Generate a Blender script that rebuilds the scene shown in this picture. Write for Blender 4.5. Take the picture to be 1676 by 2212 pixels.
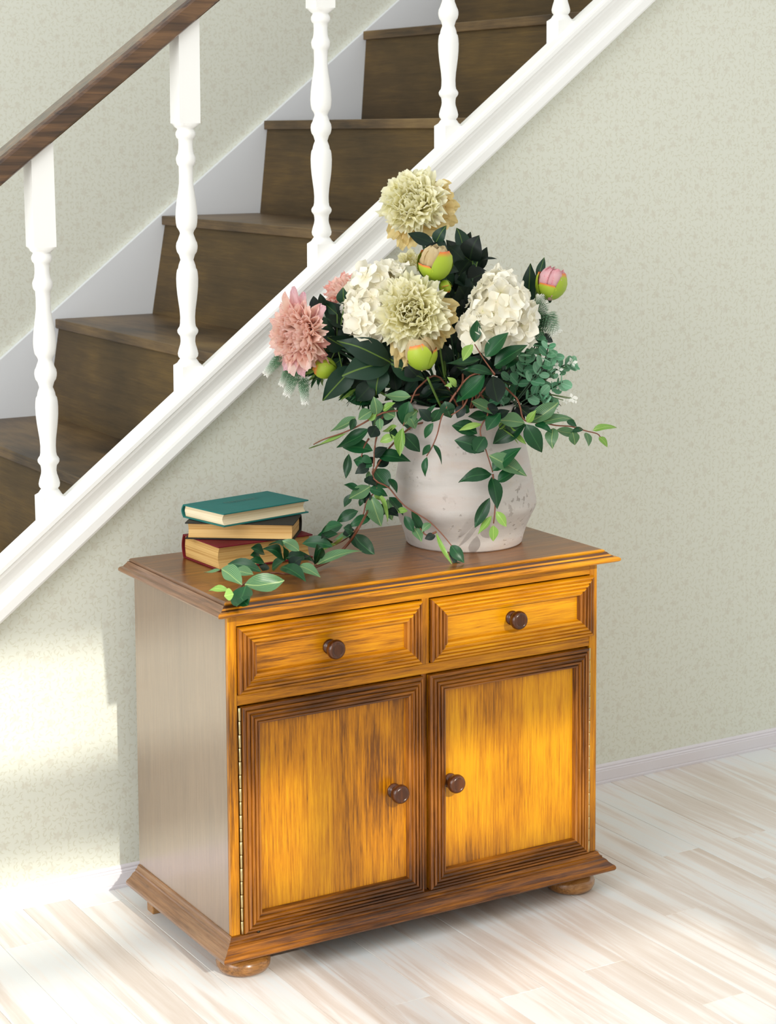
import bpy, math, random
from mathutils import Vector, Matrix
random.seed(7)
for o in list(bpy.data.objects): bpy.data.objects.remove(o, do_unlink=True)
C = bpy.context.scene.collection
S = 0.8                       # metres per drawing unit (the cabinet carcase is one unit wide)
PI = math.pi

# ------------------------------------------------------------------ camera
CP = Vector((-1.8354, -4.4272, 1.8809)); YAW, PITCH, ROLL, FPX, CY = 0.5354, 0.0997, -0.0052, 4240.12, 703.21
FW = Vector((math.sin(YAW)*math.cos(PITCH), math.cos(YAW)*math.cos(PITCH), -math.sin(PITCH)))
_r = Vector((math.cos(YAW), -math.sin(YAW), 0)); _u = _r.cross(FW)
RT = math.cos(ROLL)*_r + math.sin(ROLL)*_u; UP = -math.sin(ROLL)*_r + math.cos(ROLL)*_u
cd = bpy.data.cameras.new('camera'); cam = bpy.data.objects.new('camera', cd); C.objects.link(cam)
M = Matrix((RT, UP, -FW)).transposed().to_4x4(); M.translation = CP*S; cam.matrix_world = M
cd.sensor_fit = 'HORIZONTAL'; cd.sensor_width = 36; cd.lens = 36*FPX/1676
cd.shift_x = 0; cd.shift_y = -(1106-CY)/1676; cd.clip_start = .05; cd.clip_end = 60
cd.dof.use_dof = True; cd.dof.focus_distance = 4.75*S; cd.dof.aperture_fstop = 11
bpy.context.scene.camera = cam

# ------------------------------------------------------------------ light
sc = bpy.context.scene
sc.view_settings.view_transform = 'Standard'; sc.view_settings.look = 'None'
sc.view_settings.exposure = 0.0; sc.view_settings.gamma = 1.0; sc.view_settings.use_curve_mapping = False
w = bpy.data.worlds.new('world'); sc.world = w; w.use_nodes = True
bg = w.node_tree.nodes['Background']; bg.inputs[0].default_value = (.97, .985, 1, 1); bg.inputs[1].default_value = 1.08
def sun_lamp():
    l = bpy.data.lights.new('sun', 'SUN'); l.energy = 2.5; l.angle = math.radians(1.1); l.color = (1, .955, .87)
    o = bpy.data.objects.new('sun', l); C.objects.link(o)
    o.rotation_euler = Vector((.03, 1, -.54)).to_track_quat('-Z', 'Y').to_euler(); o.location = (0, -3, 5)
sun_lamp()
def area(loc, tgt, sx, sy, e, col):
    l = bpy.data.lights.new('window_light', 'AREA'); l.shape = 'RECTANGLE'; l.size = sx; l.size_y = sy; l.energy = e; l.color = col
    o = bpy.data.objects.new('window_light', l); C.objects.link(o); o.location = Vector(loc)*S
    o.rotation_euler = (Vector(tgt)-Vector(loc)).to_track_quat('-Z', 'Y').to_euler()
area((-4.2, -2.2, 2.4), (0.6, 0, .9), 2.4, 2.2, 95, (1, .99, .975))  # soft fill added out of view at the left, acting as a large window

# ------------------------------------------------------------------ helpers
def at(px, py, d=0.0):
    """point seen at a photograph pixel, d units nearer than the plane through the vase"""
    D = FW + RT*(px-838)/FPX - UP*(py-CY)/FPX
    dep = (Vector((.778, -.387, 1.1))-CP).dot(FW) - d
    return CP + D*dep
def atz(px, py, z):
    D = FW + RT*(px-838)/FPX - UP*(py-CY)/FPX
    return CP + D*((z-CP.z)/D.z)
UPX = 1/855.0
def props(o, label=None, cat=None, group=None, kind=None):
    if label: o['label'] = label
    if cat: o['category'] = cat
    if group: o['group'] = group
    if kind: o['kind'] = kind
    return o
def thing(name, loc, label, cat, group=None, kind=None):
    o = bpy.data.objects.new(name, None); C.objects.link(o); o.location = Vector(loc)*S; o.empty_display_size = .02
    return props(o, label, cat, group, kind)
def origin(p):
    v = Vector((0, 0, 0))
    while p is not None: v += p.location; p = p.parent
    return v
def mk(name, V, F, mat, parent=None, smooth=False, flat=None):
    L = origin(parent)
    me = bpy.data.meshes.new(name); me.from_pydata([tuple(Vector(v)*S-L) for v in V], [], F); me.update()
    if smooth: me.polygons.foreach_set('use_smooth', [True]*len(F))
    if flat:
        for i in flat: me.polygons[i].use_smooth = False
    for m in (mat if isinstance(mat, (list, tuple)) else [mat]): me.materials.append(m)
    o = bpy.data.objects.new(name, me); C.objects.link(o); o.parent = parent
    return o
def place(name, me, P, X, Y, Z, sc3, parent):
    L = origin(parent)
    m = Matrix((X*sc3[0], Y*sc3[1], Z*sc3[2])).transposed().to_4x4(); m.translation = Vector(P)*S-L
    o = bpy.data.objects.new(name, me); C.objects.link(o); o.parent = parent; o.matrix_local = m
    return o
def rawmesh(name, V, F, mats, smooth=True):
    me = bpy.data.meshes.new(name); me.from_pydata([tuple(Vector(v)*S) for v in V], [], F); me.update()
    me.polygons.foreach_set('use_smooth', [smooth]*len(F))
    for m in mats: me.materials.append(m)
    return me
class MB:
    def __init__(s): s.V = []; s.F = []
    def add(s, V, F):
        n = len(s.V); s.V += [Vector(v) for v in V]; s.F += [tuple(i+n for i in f) for f in F]; return s
    def box(s, a, b):
        x0, y0, z0 = a; x1, y1, z1 = b
        return s.add([(x0,y0,z0),(x1,y0,z0),(x1,y1,z0),(x0,y1,z0),(x0,y0,z1),(x1,y0,z1),(x1,y1,z1),(x0,y1,z1)],
                     [(0,3,2,1),(4,5,6,7),(0,1,5,4),(1,2,6,5),(2,3,7,6),(3,0,4,7)])
    def loft(s, rings, cap=True, closed=True):
        n = len(rings[0]); V = [v for r in rings for v in r]; F = []
        for k in range(len(rings)-1):
            for i in range(n if closed else n-1):
                j = (i+1) % n; F.append((k*n+i, k*n+j, (k+1)*n+j, (k+1)*n+i))
        if cap: F.append(tuple(reversed(range(n)))); F.append(tuple((len(rings)-1)*n+i for i in range(n)))
        return s.add(V, F)
    def lathe(s, prof, c, axis=Vector((0,0,1)), n=32, cap=True):
        axis = Vector(axis).normalized(); a = axis.orthogonal().normalized(); b = axis.cross(a)
        return s.loft([[Vector(c)+axis*h+(a*math.cos(2*PI*i/n)+b*math.sin(2*PI*i/n))*r for i in range(n)] for r, h in prof], cap)
    def tube(s, pts, rad, n=6):
        pts = [Vector(p) for p in pts]; rings = []
        ref = Vector((.3, .2, 1)).normalized()
        for i, p in enumerate(pts):
            t = (pts[min(i+1, len(pts)-1)]-pts[max(i-1, 0)]).normalized()
            a = t.cross(ref)
            a = a.normalized() if a.length > 1e-3 else t.orthogonal().normalized()
            b = t.cross(a); r = rad[i] if isinstance(rad, list) else rad
            rings.append([p+(a*math.cos(2*PI*k/n)+b*math.sin(2*PI*k/n))*r for k in range(n)])
        return s.loft(rings)
    def prism(s, poly, y0, y1):       # polygon in x,z extruded in y (counter-clockwise seen from the front)
        n = len(poly)
        return s.add([(x, y0, z) for x, z in poly]+[(x, y1, z) for x, z in poly],
                     [tuple(range(n)), tuple(reversed(range(n, 2*n)))]+[(i, i+n, (i+1) % n+n, (i+1) % n) for i in range(n)])
    def build(s, name, mat, parent=None, smooth=False, bevel=0):
        o = mk(name, s.V, s.F, mat, parent, smooth)
        if bevel:
            m = o.modifiers.new('bevel', 'BEVEL'); m.width = bevel*S; m.segments = 2; m.limit_method = 'ANGLE'; m.angle_limit = .6
        return o
def smooth_pts(pts, n=5):
    pts = [Vector(p) for p in pts]; out = []
    for i in range(len(pts)-1):
        p0 = pts[max(i-1, 0)]; p1 = pts[i]; p2 = pts[i+1]; p3 = pts[min(i+2, len(pts)-1)]
        for k in range(n):
            t = k/n
            out.append(.5*((2*p1)+(p2-p0)*t+(2*p0-5*p1+4*p2-p3)*t*t+(3*p1-p0-3*p2+p3)*t**3))
    return out+[pts[-1]]

# ------------------------------------------------------------------ materials
class N:
    def __init__(s, name):
        s.m = bpy.data.materials.new(name); s.m.use_nodes = True; s.t = s.m.node_tree; s.b = s.t.nodes['Principled BSDF']
        s.out = s.t.nodes['Material Output']
    def n(s, typ, ins=None, **kw):
        x = s.t.nodes.new(typ)
        for k, v in kw.items(): setattr(x, k, v)
        for k, v in (ins or {}).items():
            if isinstance(v, bpy.types.NodeSocket): s.t.links.new(v, x.inputs[k])
            else: x.inputs[k].default_value = v
        return x
    def l(s, a, b): s.t.links.new(a, b)
    def math(s, op, a, b=0.0, c=0.0):
        x = s.n('ShaderNodeMath', {0: a, 1: b, 2: c}, operation=op); return x.outputs[0]
    def coord(s, scale=(1,1,1), kind='Object', rot=(0,0,0), loc=(0,0,0)):
        tc = s.n('ShaderNodeTexCoord'); src = tc.outputs[kind]
        mp = s.n('ShaderNodeMapping', {'Vector': src, 'Scale': scale, 'Rotation': rot, 'Location': loc}); return mp.outputs[0]
    def ramp(s, fac, stops):
        r = s.n('ShaderNodeValToRGB', {0: fac}); e = r.color_ramp.elements
        while len(e) < len(stops): e.new(.5)
        for el, (p, c) in zip(e, stops): el.position = p; el.color = (*c, 1) if len(c) == 3 else c
        return r.outputs[0]
    def mix(s, fac, a, b, mode='MIX'):
        x = s.n('ShaderNodeMix', data_type='RGBA', blend_type=mode)
        for sock, v in ((x.inputs[0], fac), (x.inputs[6], a), (x.inputs[7], b)):
            if isinstance(v, bpy.types.NodeSocket): s.t.links.new(v, sock)
            else: sock.default_value = v if isinstance(v, float) or len(v) == 4 else (*v, 1)
        return x.outputs[2]
    def noise(s, vec, scale=5, detail=4, rough=.5, dist=0):
        return s.n('ShaderNodeTexNoise', {'Vector': vec, 'Scale': scale, 'Detail': detail, 'Roughness': rough, 'Distortion': dist}).outputs[0]
    def bump(s, h, strength=.2, dist=.002):
        s.l(s.n('ShaderNodeBump', {'Height': h, 'Strength': strength, 'Distance': dist}).outputs[0], s.b.inputs['Normal'])
    def col(s, c):
        if isinstance(c, bpy.types.NodeSocket): s.l(c, s.b.inputs['Base Color'])
        else: s.b.inputs['Base Color'].default_value = (*c, 1)
        return s
    def set(s, **kw):
        for k, v in kw.items(): s.b.inputs[k.replace('_', ' ')].default_value = v
        return s
def rgb(r, g, b): return tuple((c/255/12.92 if c <= 10 else ((c/255+.055)/1.055)**2.4) for c in (r, g, b))

def wood(name, cols, axis, fine=1.0, rough=.32, coat=.3, big=.5, seed=0.0, cior=1.5, crough=.16):
    n = N(name); k = 1/S
    def S3(lo, hi): return {'x': (lo, hi, hi), 'y': (hi, lo, hi), 'z': (hi, hi, lo)}[axis]
    v1 = n.coord(tuple(c*k for c in S3(2.4, 44)), loc=(seed, seed*2, seed)); v2 = n.coord(tuple(c*k for c in S3(9, 210)), loc=(seed, 0, 0)); v3 = n.coord(tuple(c*k for c in S3(2.2, 4.6)), loc=(seed, seed, 0))
    a = n.noise(v1, 1, 6, .65, .7); b = n.noise(v2, 1, 4, .7); c = n.noise(v3, 1, 3, .55)
    f = n.math('ADD', n.math('MULTIPLY', a, .36), n.math('MULTIPLY', b, .64*fine)); f = n.math('ADD', f, (1-fine)*.3)
    f = n.math('ADD', f, n.math('MULTIPLY', n.math('SUBTRACT', c, .5), big*1.3))
    pore = n.n('ShaderNodeMapRange', {0: b, 1: .36, 2: .30}).outputs[0]; f = n.math('SUBTRACT', f, n.math('MULTIPLY', pore, .06))
    n.col(n.ramp(f, cols)); n.set(Roughness=rough, Coat_Weight=coat, Coat_Roughness=crough, Coat_IOR=cior, Specular_IOR_Level=.4)
    n.bump(b, .25, .0012); return n.m
ORANGE = [(.18, rgb(50,26,4)), (.34, rgb(118,68,4)), (.49, rgb(188,118,2)), (.66, rgb(222,154,4))]
cab_x = wood('oak_stain_horizontal', ORANGE, 'x', coat=.12)
cab_z = wood('oak_stain_vertical', ORANGE, 'z', seed=1.7, coat=.1)
mould_x = wood('oak_moulding_horizontal', [(.30, rgb(38,18,4)), (.44, rgb(92,50,8)), (.56, rgb(140,82,8)), (.7, rgb(172,104,12))], 'x', seed=3.1, coat=.15)
mould_z = wood('oak_moulding_vertical', [(.30, rgb(50,24,8)), (.42, rgb(108,60,16)), (.56, rgb(156,94,26)), (.7, rgb(184,118,36))], 'z', seed=4.1, coat=.2)
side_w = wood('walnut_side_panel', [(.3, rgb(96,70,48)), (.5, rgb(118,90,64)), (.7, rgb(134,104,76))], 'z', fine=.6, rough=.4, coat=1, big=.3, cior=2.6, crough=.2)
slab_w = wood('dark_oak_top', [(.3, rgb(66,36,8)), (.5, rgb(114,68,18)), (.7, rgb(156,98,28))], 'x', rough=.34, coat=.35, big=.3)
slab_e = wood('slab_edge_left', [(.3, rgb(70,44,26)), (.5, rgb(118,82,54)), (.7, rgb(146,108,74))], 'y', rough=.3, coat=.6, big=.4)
knob_w = wood('knob_wood', [(.3, rgb(38,16,2)), (.5, rgb(72,34,6)), (.7, rgb(108,58,16))], 'z', rough=.28, coat=.25, big=.3)
foot_w = wood('foot_wood', [(.3, rgb(84,52,20)), (.5, rgb(146,98,44)), (.7, rgb(176,130,76))], 'x', rough=.3, coat=.6)
tread_w = wood('stair_wood', [(.30, rgb(50,37,22)), (.48, rgb(88,68,42)), (.6, rgb(108,85,52)), (.75, rgb(126,102,62))], 'y', fine=.6, rough=.5, coat=.1, big=.8)
riser_w = wood('riser_wood', [(.26, rgb(52,38,14)), (.48, rgb(76,58,27)), (.62, rgb(96,74,34)), (.8, rgb(116,92,44))], 'y', fine=.5, rough=.6, coat=.05, big=.55)
def rail_material():
    n = N('handrail_wood'); k = 1/S
    v = n.coord((k*2, k*40, k*40), rot=(0, math.radians(37.8), 0)); v3 = n.coord((k*8,)*3)
    f = n.math('ADD', n.math('MULTIPLY', n.noise(v, 1, 5, .65, .8), .8), n.math('MULTIPLY', n.noise(v3, 1, 2), .25))
    n.col(n.ramp(f, [(.36, rgb(34,22,14)), (.5, rgb(80,54,32)), (.62, rgb(110,78,48)), (.75, rgb(126,92,58))]))
    n.set(Roughness=.3, Coat_Weight=.6, Coat_Roughness=.15); n.bump(f, .2, .002); return n.m
rail_w = rail_material()

def plain(name, c, rough=.5, var=.04, bump=0, **kw):
    n = N(name); v = n.coord((1/S,)*3); f = n.noise(v, 9, 3)
    n.col(n.mix(f, tuple(max(0, x*(1-var)) for x in c), tuple(min(1, x*(1+var)) for x in c))); n.set(Roughness=rough, **kw)
    if bump: n.bump(n.noise(v, 60, 3), bump, .002)
    return n.m
white_p = plain('white_gloss_paint', rgb(246,246,243), .38, .01)
board_w = plain('white_skirting_paint', rgb(226,229,232), .45, .01)
base_p = plain('white_baseboard_paint', rgb(222,217,221), .35, .01)
room_w = plain('window_wall_paint', rgb(225,224,216), .8, .01)
brass = plain('pale_brass', rgb(200,186,140), .3, .1, Metallic=1.0)
steel = plain('dark_screw', rgb(60,56,50), .3, .1, Metallic=1.0)

def wallpaper():
    n = N('floral_wallpaper'); k = 1/S
    tc = n.n('ShaderNodeTexCoord'); sp = n.n('ShaderNodeSeparateXYZ', {0: tc.outputs['Object']})
    base = n.n('ShaderNodeCombineXYZ', {0: sp.outputs[0], 1: sp.outputs[2], 2: 0.0}).outputs[0]
    def layer(scale, off, kind, size):
        v = n.n('ShaderNodeMapping', {'Vector': base, 'Scale': (k*scale,)*3, 'Location': (off, off*1.7, 0)}).outputs[0]
        vo = n.n('ShaderNodeTexVoronoi', {'Vector': v, 'Scale': 1.0, 'Randomness': .75}, voronoi_dimensions='2D')
        d = n.n('ShaderNodeVectorMath', {0: v, 1: vo.outputs['Position']}, operation='SUBTRACT')
        c = n.n('ShaderNodeSeparateXYZ', {0: vo.outputs['Color']})
        rot = n.n('ShaderNodeVectorRotate', {'Vector': d.outputs[0], 'Angle': n.math('MULTIPLY', c.outputs[0], 6.283)}, rotation_type='Z_AXIS')
        s = n.n('ShaderNodeSeparateXYZ', {0: rot.outputs[0]})
        if kind == 'flower':
            ang = n.math('ARCTAN2', s.outputs[1], s.outputs[0])
            r = n.n('ShaderNodeVectorMath', {0: d.outputs[0]}, operation='LENGTH').outputs['Value']
            lim = n.math('ADD', size, n.math('MULTIPLY', n.math('COSINE', n.math('MULTIPLY', ang, 5.0)), size*.22))
            e = n.math('SUBTRACT', lim, r)
        else:
            # a curved leaf: ellipse bent along a parabola
            xx = s.outputs[0]; yy = n.math('SUBTRACT', s.outputs[1], n.math('MULTIPLY', n.math('MULTIPLY', xx, xx), 1.6))
            q = n.math('ADD', n.math('POWER', n.math('ABSOLUTE', n.math('DIVIDE', xx, size*2.6)), 2.0), n.math('POWER', n.math('ABSOLUTE', n.math('DIVIDE', yy, size*.75)), 2.0))
            e = n.math('MULTIPLY', n.math('SUBTRACT', 1.0, q), .1)
        x = n.math('MULTIPLY', e, 14.0); x = n.n('ShaderNodeClamp', {0: x}).outputs[0]; return x
    m = layer(15, 0, 'flower', .17)
    l1 = layer(52, 3.3, 'leaf', .16); l2 = layer(60, 9.1, 'leaf', .15); l3 = layer(36, 5.2, 'flower', .13)
    lv = n.math('MAXIMUM', l1, l2)
    c = n.mix(n.math('MULTIPLY', lv, 1.0), rgb(221,223,210), rgb(210,210,192))
    c = n.mix(n.math('MULTIPLY', l3, .6), c, rgb(213,212,198)); c = n.mix(n.math('MULTIPLY', m, .6), c, rgb(209,206,190))
    big = n.noise(n.coord((k*1.2,)*3), 1, 2)
    c = n.mix(n.math('MULTIPLY', big, .16), c, rgb(217,217,208))
    n.col(c); n.set(Roughness=.85, Specular_IOR_Level=.25); return n.m
wallp = wallpaper()

def plank_material():
    n = N('whitewashed_oak_plank'); k = 1/S
    oi = n.n('ShaderNodeObjectInfo'); tc = n.n('ShaderNodeTexCoord')
    off = n.n('ShaderNodeVectorMath', {0: tc.outputs['Object'], 1: n.n('ShaderNodeCombineXYZ', {0: n.math('MULTIPLY', oi.outputs['Random'], 37.0), 1: n.math('MULTIPLY', oi.outputs['Random'], 91.0), 2: 0.0}).outputs[0]}, operation='ADD').outputs[0]
    v = n.n('ShaderNodeMapping', {'Vector': off, 'Scale': (k*17, k*1.0, 1)}).outputs[0]
    v2 = n.n('ShaderNodeMapping', {'Vector': off, 'Scale': (k*120, k*5, 1)}).outputs[0]
    a = n.noise(v, 1, 4, .55, 1.2); b = n.noise(v2, 1, 4, .7)
    f = n.math('ADD', n.math('MULTIPLY', a, .78), n.math('MULTIPLY', b, .22))
    f = n.math('ADD', f, n.math('MULTIPLY', n.math('SUBTRACT', oi.outputs['Random'], .5), .16))
    n.col(n.ramp(f, [(.40, rgb(228,230,228)), (.49, rgb(230,227,222)), (.56, rgb(222,213,204)), (.70, rgb(210,197,184))]))
    n.set(Roughness=.38, Specular_IOR_Level=.4); n.bump(b, .12, .001); return n.m
plank_m = plank_material()
seam_m = plain('floor_seam', rgb(170,158,144), .8)

def vase_material():
    n = N('rough_plaster_ceramic'); k = 1/S; v = n.coord((k,)*3); vs = n.coord((k*3, k*3, k*16))
    big = n.noise(vs, 1, 4, .55); f = n.noise(v, 26, 6, .7); fine = n.noise(v, 110, 4, .7)
    mask = n.n('ShaderNodeMapRange', {0: n.noise(v, 7, 3, .6), 1: .52, 2: .68}).outputs[0]
    pits = n.n('ShaderNodeMapRange', {0: n.noise(v, 75, 2, .5), 1: .60, 2: .66}).outputs[0]
    pits = n.math('MULTIPLY', pits, mask)
    c = n.ramp(big, [(.35, rgb(188,182,176)), (.5, rgb(202,196,190)), (.62, rgb(200,188,180)), (.75, rgb(210,202,192))])
    c = n.mix(n.math('MULTIPLY', n.n('ShaderNodeMapRange', {0: f, 1: .55, 2: .75}).outputs[0], .35), c, rgb(206,190,166))
    c = n.mix(n.math('MULTIPLY', pits, .55), c, rgb(110,96,84))
    n.col(c); n.set(Roughness=.92, Specular_IOR_Level=.2)
    h = n.math('SUBTRACT', n.math('ADD', n.math('MULTIPLY', f, .5), n.math('MULTIPLY', fine, .2)), pits)
    n.bump(h, .45, .004); return n.m
vase_m = vase_material()

def gen_x(n):   # across the piece 0..1, along the piece 0..1
    tc = n.n('ShaderNodeTexCoord'); s = n.n('ShaderNodeSeparateXYZ', {0: tc.outputs['Generated']}); return s.outputs[0], s.outputs[1]
def leaf_material(name, dark, light, vein, stripes=0.0, mid=.5, rough=.36):
    n = N(name); x, y = gen_x(n); oi = n.n('ShaderNodeObjectInfo')
    ax = n.math('ABSOLUTE', n.math('SUBTRACT', x, .5))
    c = n.mix(oi.outputs['Random'], dark, light)
    v = n.coord((1/S*90,)*3); c = n.mix(n.math('MULTIPLY', n.noise(v, 1, 2), .25), c, tuple(q*.6 for q in dark))
    if stripes:
        # parallel veins converging at both ends
        wv = n.math('ADD', .06, n.math('MULTIPLY', n.math('MULTIPLY', y, n.math('SUBTRACT', 1.0, y)), 1.8))
        st = n.math('COSINE', n.math('MULTIPLY', n.math('DIVIDE', ax, wv), 42.0))
        st = n.n('ShaderNodeMapRange', {0: st, 1: .2, 2: 1.0}).outputs[0]
        c = n.mix(n.math('MULTIPLY', st, stripes), c, vein)
    m = n.n('ShaderNodeMapRange', {0: ax, 1: .035, 2: .012}).outputs[0]
    c = n.mix(n.math('MULTIPLY', m, mid), c, vein)
    n.col(c); n.set(Roughness=rough, Specular_IOR_Level=.32); return n.m
dark_leaf = leaf_material('dark_leaf', rgb(6,22,16), rgb(16,42,28), rgb(44,70,32), 0, .4, .5)
peony_leaf_m = leaf_material('peony_leaf', rgb(14,42,28), rgb(26,62,40), rgb(96,124,48), 0, .8, .48)
vine_leaf = leaf_material('vine_leaf', rgb(6,48,24), rgb(20,80,42), rgb(64,116,66), .3, .5)
var_leaf = leaf_material('variegated_leaf', rgb(48,98,66), rgb(78,126,88), rgb(150,172,110), .65, .9)
young_leaf = leaf_material('young_leaf', rgb(92,140,48), rgb(138,176,84), rgb(178,200,116), .5, .7)
euca_m = leaf_material('eucalyptus_leaf', rgb(84,148,108), rgb(150,200,164), rgb(190,218,196), 0, .5, .6)
stem_red = plain('reddish_stem', rgb(122,72,50), .5)
stem_green = plain('green_stem', rgb(92,124,50), .5)
stem_dark = plain('dark_stem', rgb(40,70,44), .5)

def petal_material(name, inner, outer, edge, edge_amt=.6, var=None):
    n = N(name); x, y = gen_x(n); oi = n.n('ShaderNodeObjectInfo')
    c = n.mix(n.n('ShaderNodeMapRange', {0: y, 1: .15, 2: .85}).outputs[0], inner, outer)
    if var: c = n.mix(n.math('MULTIPLY', oi.outputs['Random'], .55), c, var)
    v = n.coord((1/S*24,)*3); nz = n.n('ShaderNodeMapRange', {0: n.noise(v, 1, 3), 1: .42, 2: .62}).outputs[0]
    tip = n.n('ShaderNodeMapRange', {0: y, 1: .80, 2: 1.0}).outputs[0]
    side = n.n('ShaderNodeMapRange', {0: n.math('ABSOLUTE', n.math('SUBTRACT', x, .5)), 1: .38, 2: .5}).outputs[0]
    e = n.math('MULTIPLY', n.math('MULTIPLY', n.math('MAXIMUM', tip, side), nz), edge_amt)
    c = n.mix(e, c, edge); n.col(c); n.set(Roughness=.75, Specular_IOR_Level=.2)
    tr = n.n('ShaderNodeBsdfTranslucent', {'Color': c}); mx = n.n('ShaderNodeMixShader', {0: .4, 1: n.b.outputs[0], 2: tr.outputs[0]})
    n.l(mx.outputs[0], n.out.inputs[0]); return n.m
yel_p = petal_material('cream_petal', rgb(255,248,186), rgb(255,253,224), rgb(255,254,238), .4, rgb(255,251,230))
tan_p = petal_material('tan_petal', rgb(230,202,126), rgb(244,226,170), rgb(210,182,120), .5, rgb(236,212,148))
pink_p = petal_material('pink_petal', rgb(255,212,192), rgb(255,236,226), rgb(232,122,142), .6, rgb(255,224,208))
pink_d = petal_material('deep_pink_petal', rgb(240,150,136), rgb(250,200,188), rgb(206,76,100), .75)
pink_o = petal_material('pale_pink_petal', rgb(228,150,150), rgb(240,204,208), rgb(200,108,160), .7)
white_f = petal_material('white_floret', rgb(240,228,176), rgb(250,248,240), rgb(255,255,252), .3, rgb(248,242,226))
budtan = petal_material('bud_petal', rgb(200,170,110), rgb(226,206,160), rgb(240,228,196), .6)
budpink = petal_material('bud_petal_pink', rgb(240,190,196), rgb(246,206,210), rgb(226,84,112), 1)
def sepal_material():
    n = N('sepal'); x, y = gen_x(n)
    t = n.n('ShaderNodeMapRange', {0: y, 1: .84, 2: .98}).outputs[0]
    n.col(n.mix(t, n.mix(y, rgb(128,160,36), rgb(176,194,52)), rgb(232,112,62))); n.set(Roughness=.5); return n.m
sepal_m = sepal_material()
def spike_material():
    n = N('frosted_spike'); x, y = gen_x(n)
    n.col(n.ramp(y, [(0, rgb(84,132,92)), (.42, rgb(134,174,140)), (.7, rgb(206,220,204)), (.9, rgb(250,250,244))])); n.set(Roughness=.8); return n.m
spike_m = spike_material()
tiny_w = plain('tiny_white_petal', rgb(240,240,232), .7)

def cloth(name, c):
    n = N(name); v = n.coord((1/S,)*3); b = n.noise(v, 700, 2)
    n.col(n.mix(n.noise(v, 30, 4), tuple(x*.86 for x in c), tuple(x*1.12 for x in c))); n.set(Roughness=.65, Specular_IOR_Level=.3); n.bump(b, .3, .0006); return n.m
teal = cloth('teal_book_cloth', rgb(30,108,102)); black_c = cloth('black_book_cloth', rgb(34,33,28)); red_c = cloth('dark_red_book_cloth', rgb(108,16,28))
gilt = plain('faded_title_print', rgb(34,92,86), .5)
def paper(name, a, b):
    n = N(name); v = n.coord((1/S*2, 1/S*2, 1/S*420)); v2 = n.coord((1/S*3, 1/S*3, 1/S*60)); f = n.math('ADD', n.math('MULTIPLY', n.noise(v, 1, 3), .6), n.math('MULTIPLY', n.noise(v2, 1, 3), .4))
    n.col(n.ramp(f, [(.38, b), (.58, a)])); n.set(Roughness=.85); n.bump(n.noise(v, 1, 2), .5, .0015); return n.m
page_w = paper('cream_pages', rgb(238,224,192), rgb(212,190,150)); page_y = paper('yellowed_pages', rgb(216,178,110), rgb(178,134,68)); page_y2 = paper('tan_pages', rgb(222,186,124), rgb(196,152,88))

# ------------------------------------------------------------------ the room
ws = MB(); ws.box((-3.2, -5.3, -.06), (5.4, 1.7, -.004))
floor = ws.build('floor', plank_m); props(floor, 'whitewashed oak plank floor with sun patches', None, None, 'structure')
def planks():
    W = .1185; g = .0007
    joints = {0: -.932, 11: -.543}
    for r in range(-9, 29):
        x0 = .2195+r*W; LP = 1.75; y = joints.get(r, -random.random()*LP)
        while y < 0: y += LP
        ends = []
        while y > -2.35: ends.append(y); y -= LP
        ends.append(-2.35)
        yt = -.002; prev = yt
        for e in ends:
            if e >= yt: continue
            a, b = e, prev; prev = e
            if a > -.02: continue
            m = MB(); x1 = x0+W-g; a2 = a+g; c = .0012; dz = random.random()*.0004
            m.add([(x0,a2,-.004),(x1,a2,-.004),(x1,b,-.004),(x0,b,-.004),(x0,a2,-c),(x1,a2,-c),(x1,b,-c),(x0,b,-c),
                   (x0+c*.6,a2+c*.6,dz),(x1-c*.6,a2+c*.6,dz),(x1-c*.6,b-c*.6,dz),(x0+c*.6,b-c*.6,dz)],
                  [(0,1,5,4),(1,2,6,5),(2,3,7,6),(3,0,4,7),(4,5,9,8),(5,6,10,9),(6,7,11,10),(7,4,8,11),(8,9,10,11)])
            m.build('floor_plank', plank_m, floor)
planks()
def sl(x): return .715+.7785*(x+.304)        # lower edge of the stair string at the wall
m = MB(); m.prism([(-2.6, 0), (5, 0), (5, sl(5)+.04), (2.6, sl(2.6)+.04), (-.9, sl(-.9)+.04), (-1.2, .02), (-2.6, .02)][:6] , 0, .012)
props(m.build('wall_back', wallp), 'pale floral wallpaper wall below the stairs', None, None, 'structure')
m = MB(); m.prism([(-2.6, 0), (6, 0), (6, 5), (-2.6, 5)], 1.537, 1.57)
props(m.build('wall_stair', wallp), 'pale floral wallpaper wall behind the staircase', None, None, 'structure')
# baseboard
bp_ = [(0, 0), (-.0125, 0), (-.0135, .004), (-.0135, .0075), (-.0115, .009), (-.0115, .0105), (-.0125, .012), (-.0125, .038), (-.0105, .0395), (-.0105, .0412), (-.0115, .043), (-.009, .0455), (-.006, .047), (-.0075, .049), (-.0065, .0525), (-.002, .0557), (0, .0557)]
m = MB(); m.loft([[(x, y, z) for y, z in bp_] for x in (5, -1.17)])
props(m.build('baseboard_back', base_p), 'white moulded baseboard along the wall behind the cabinet', None, None, 'structure')

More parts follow.
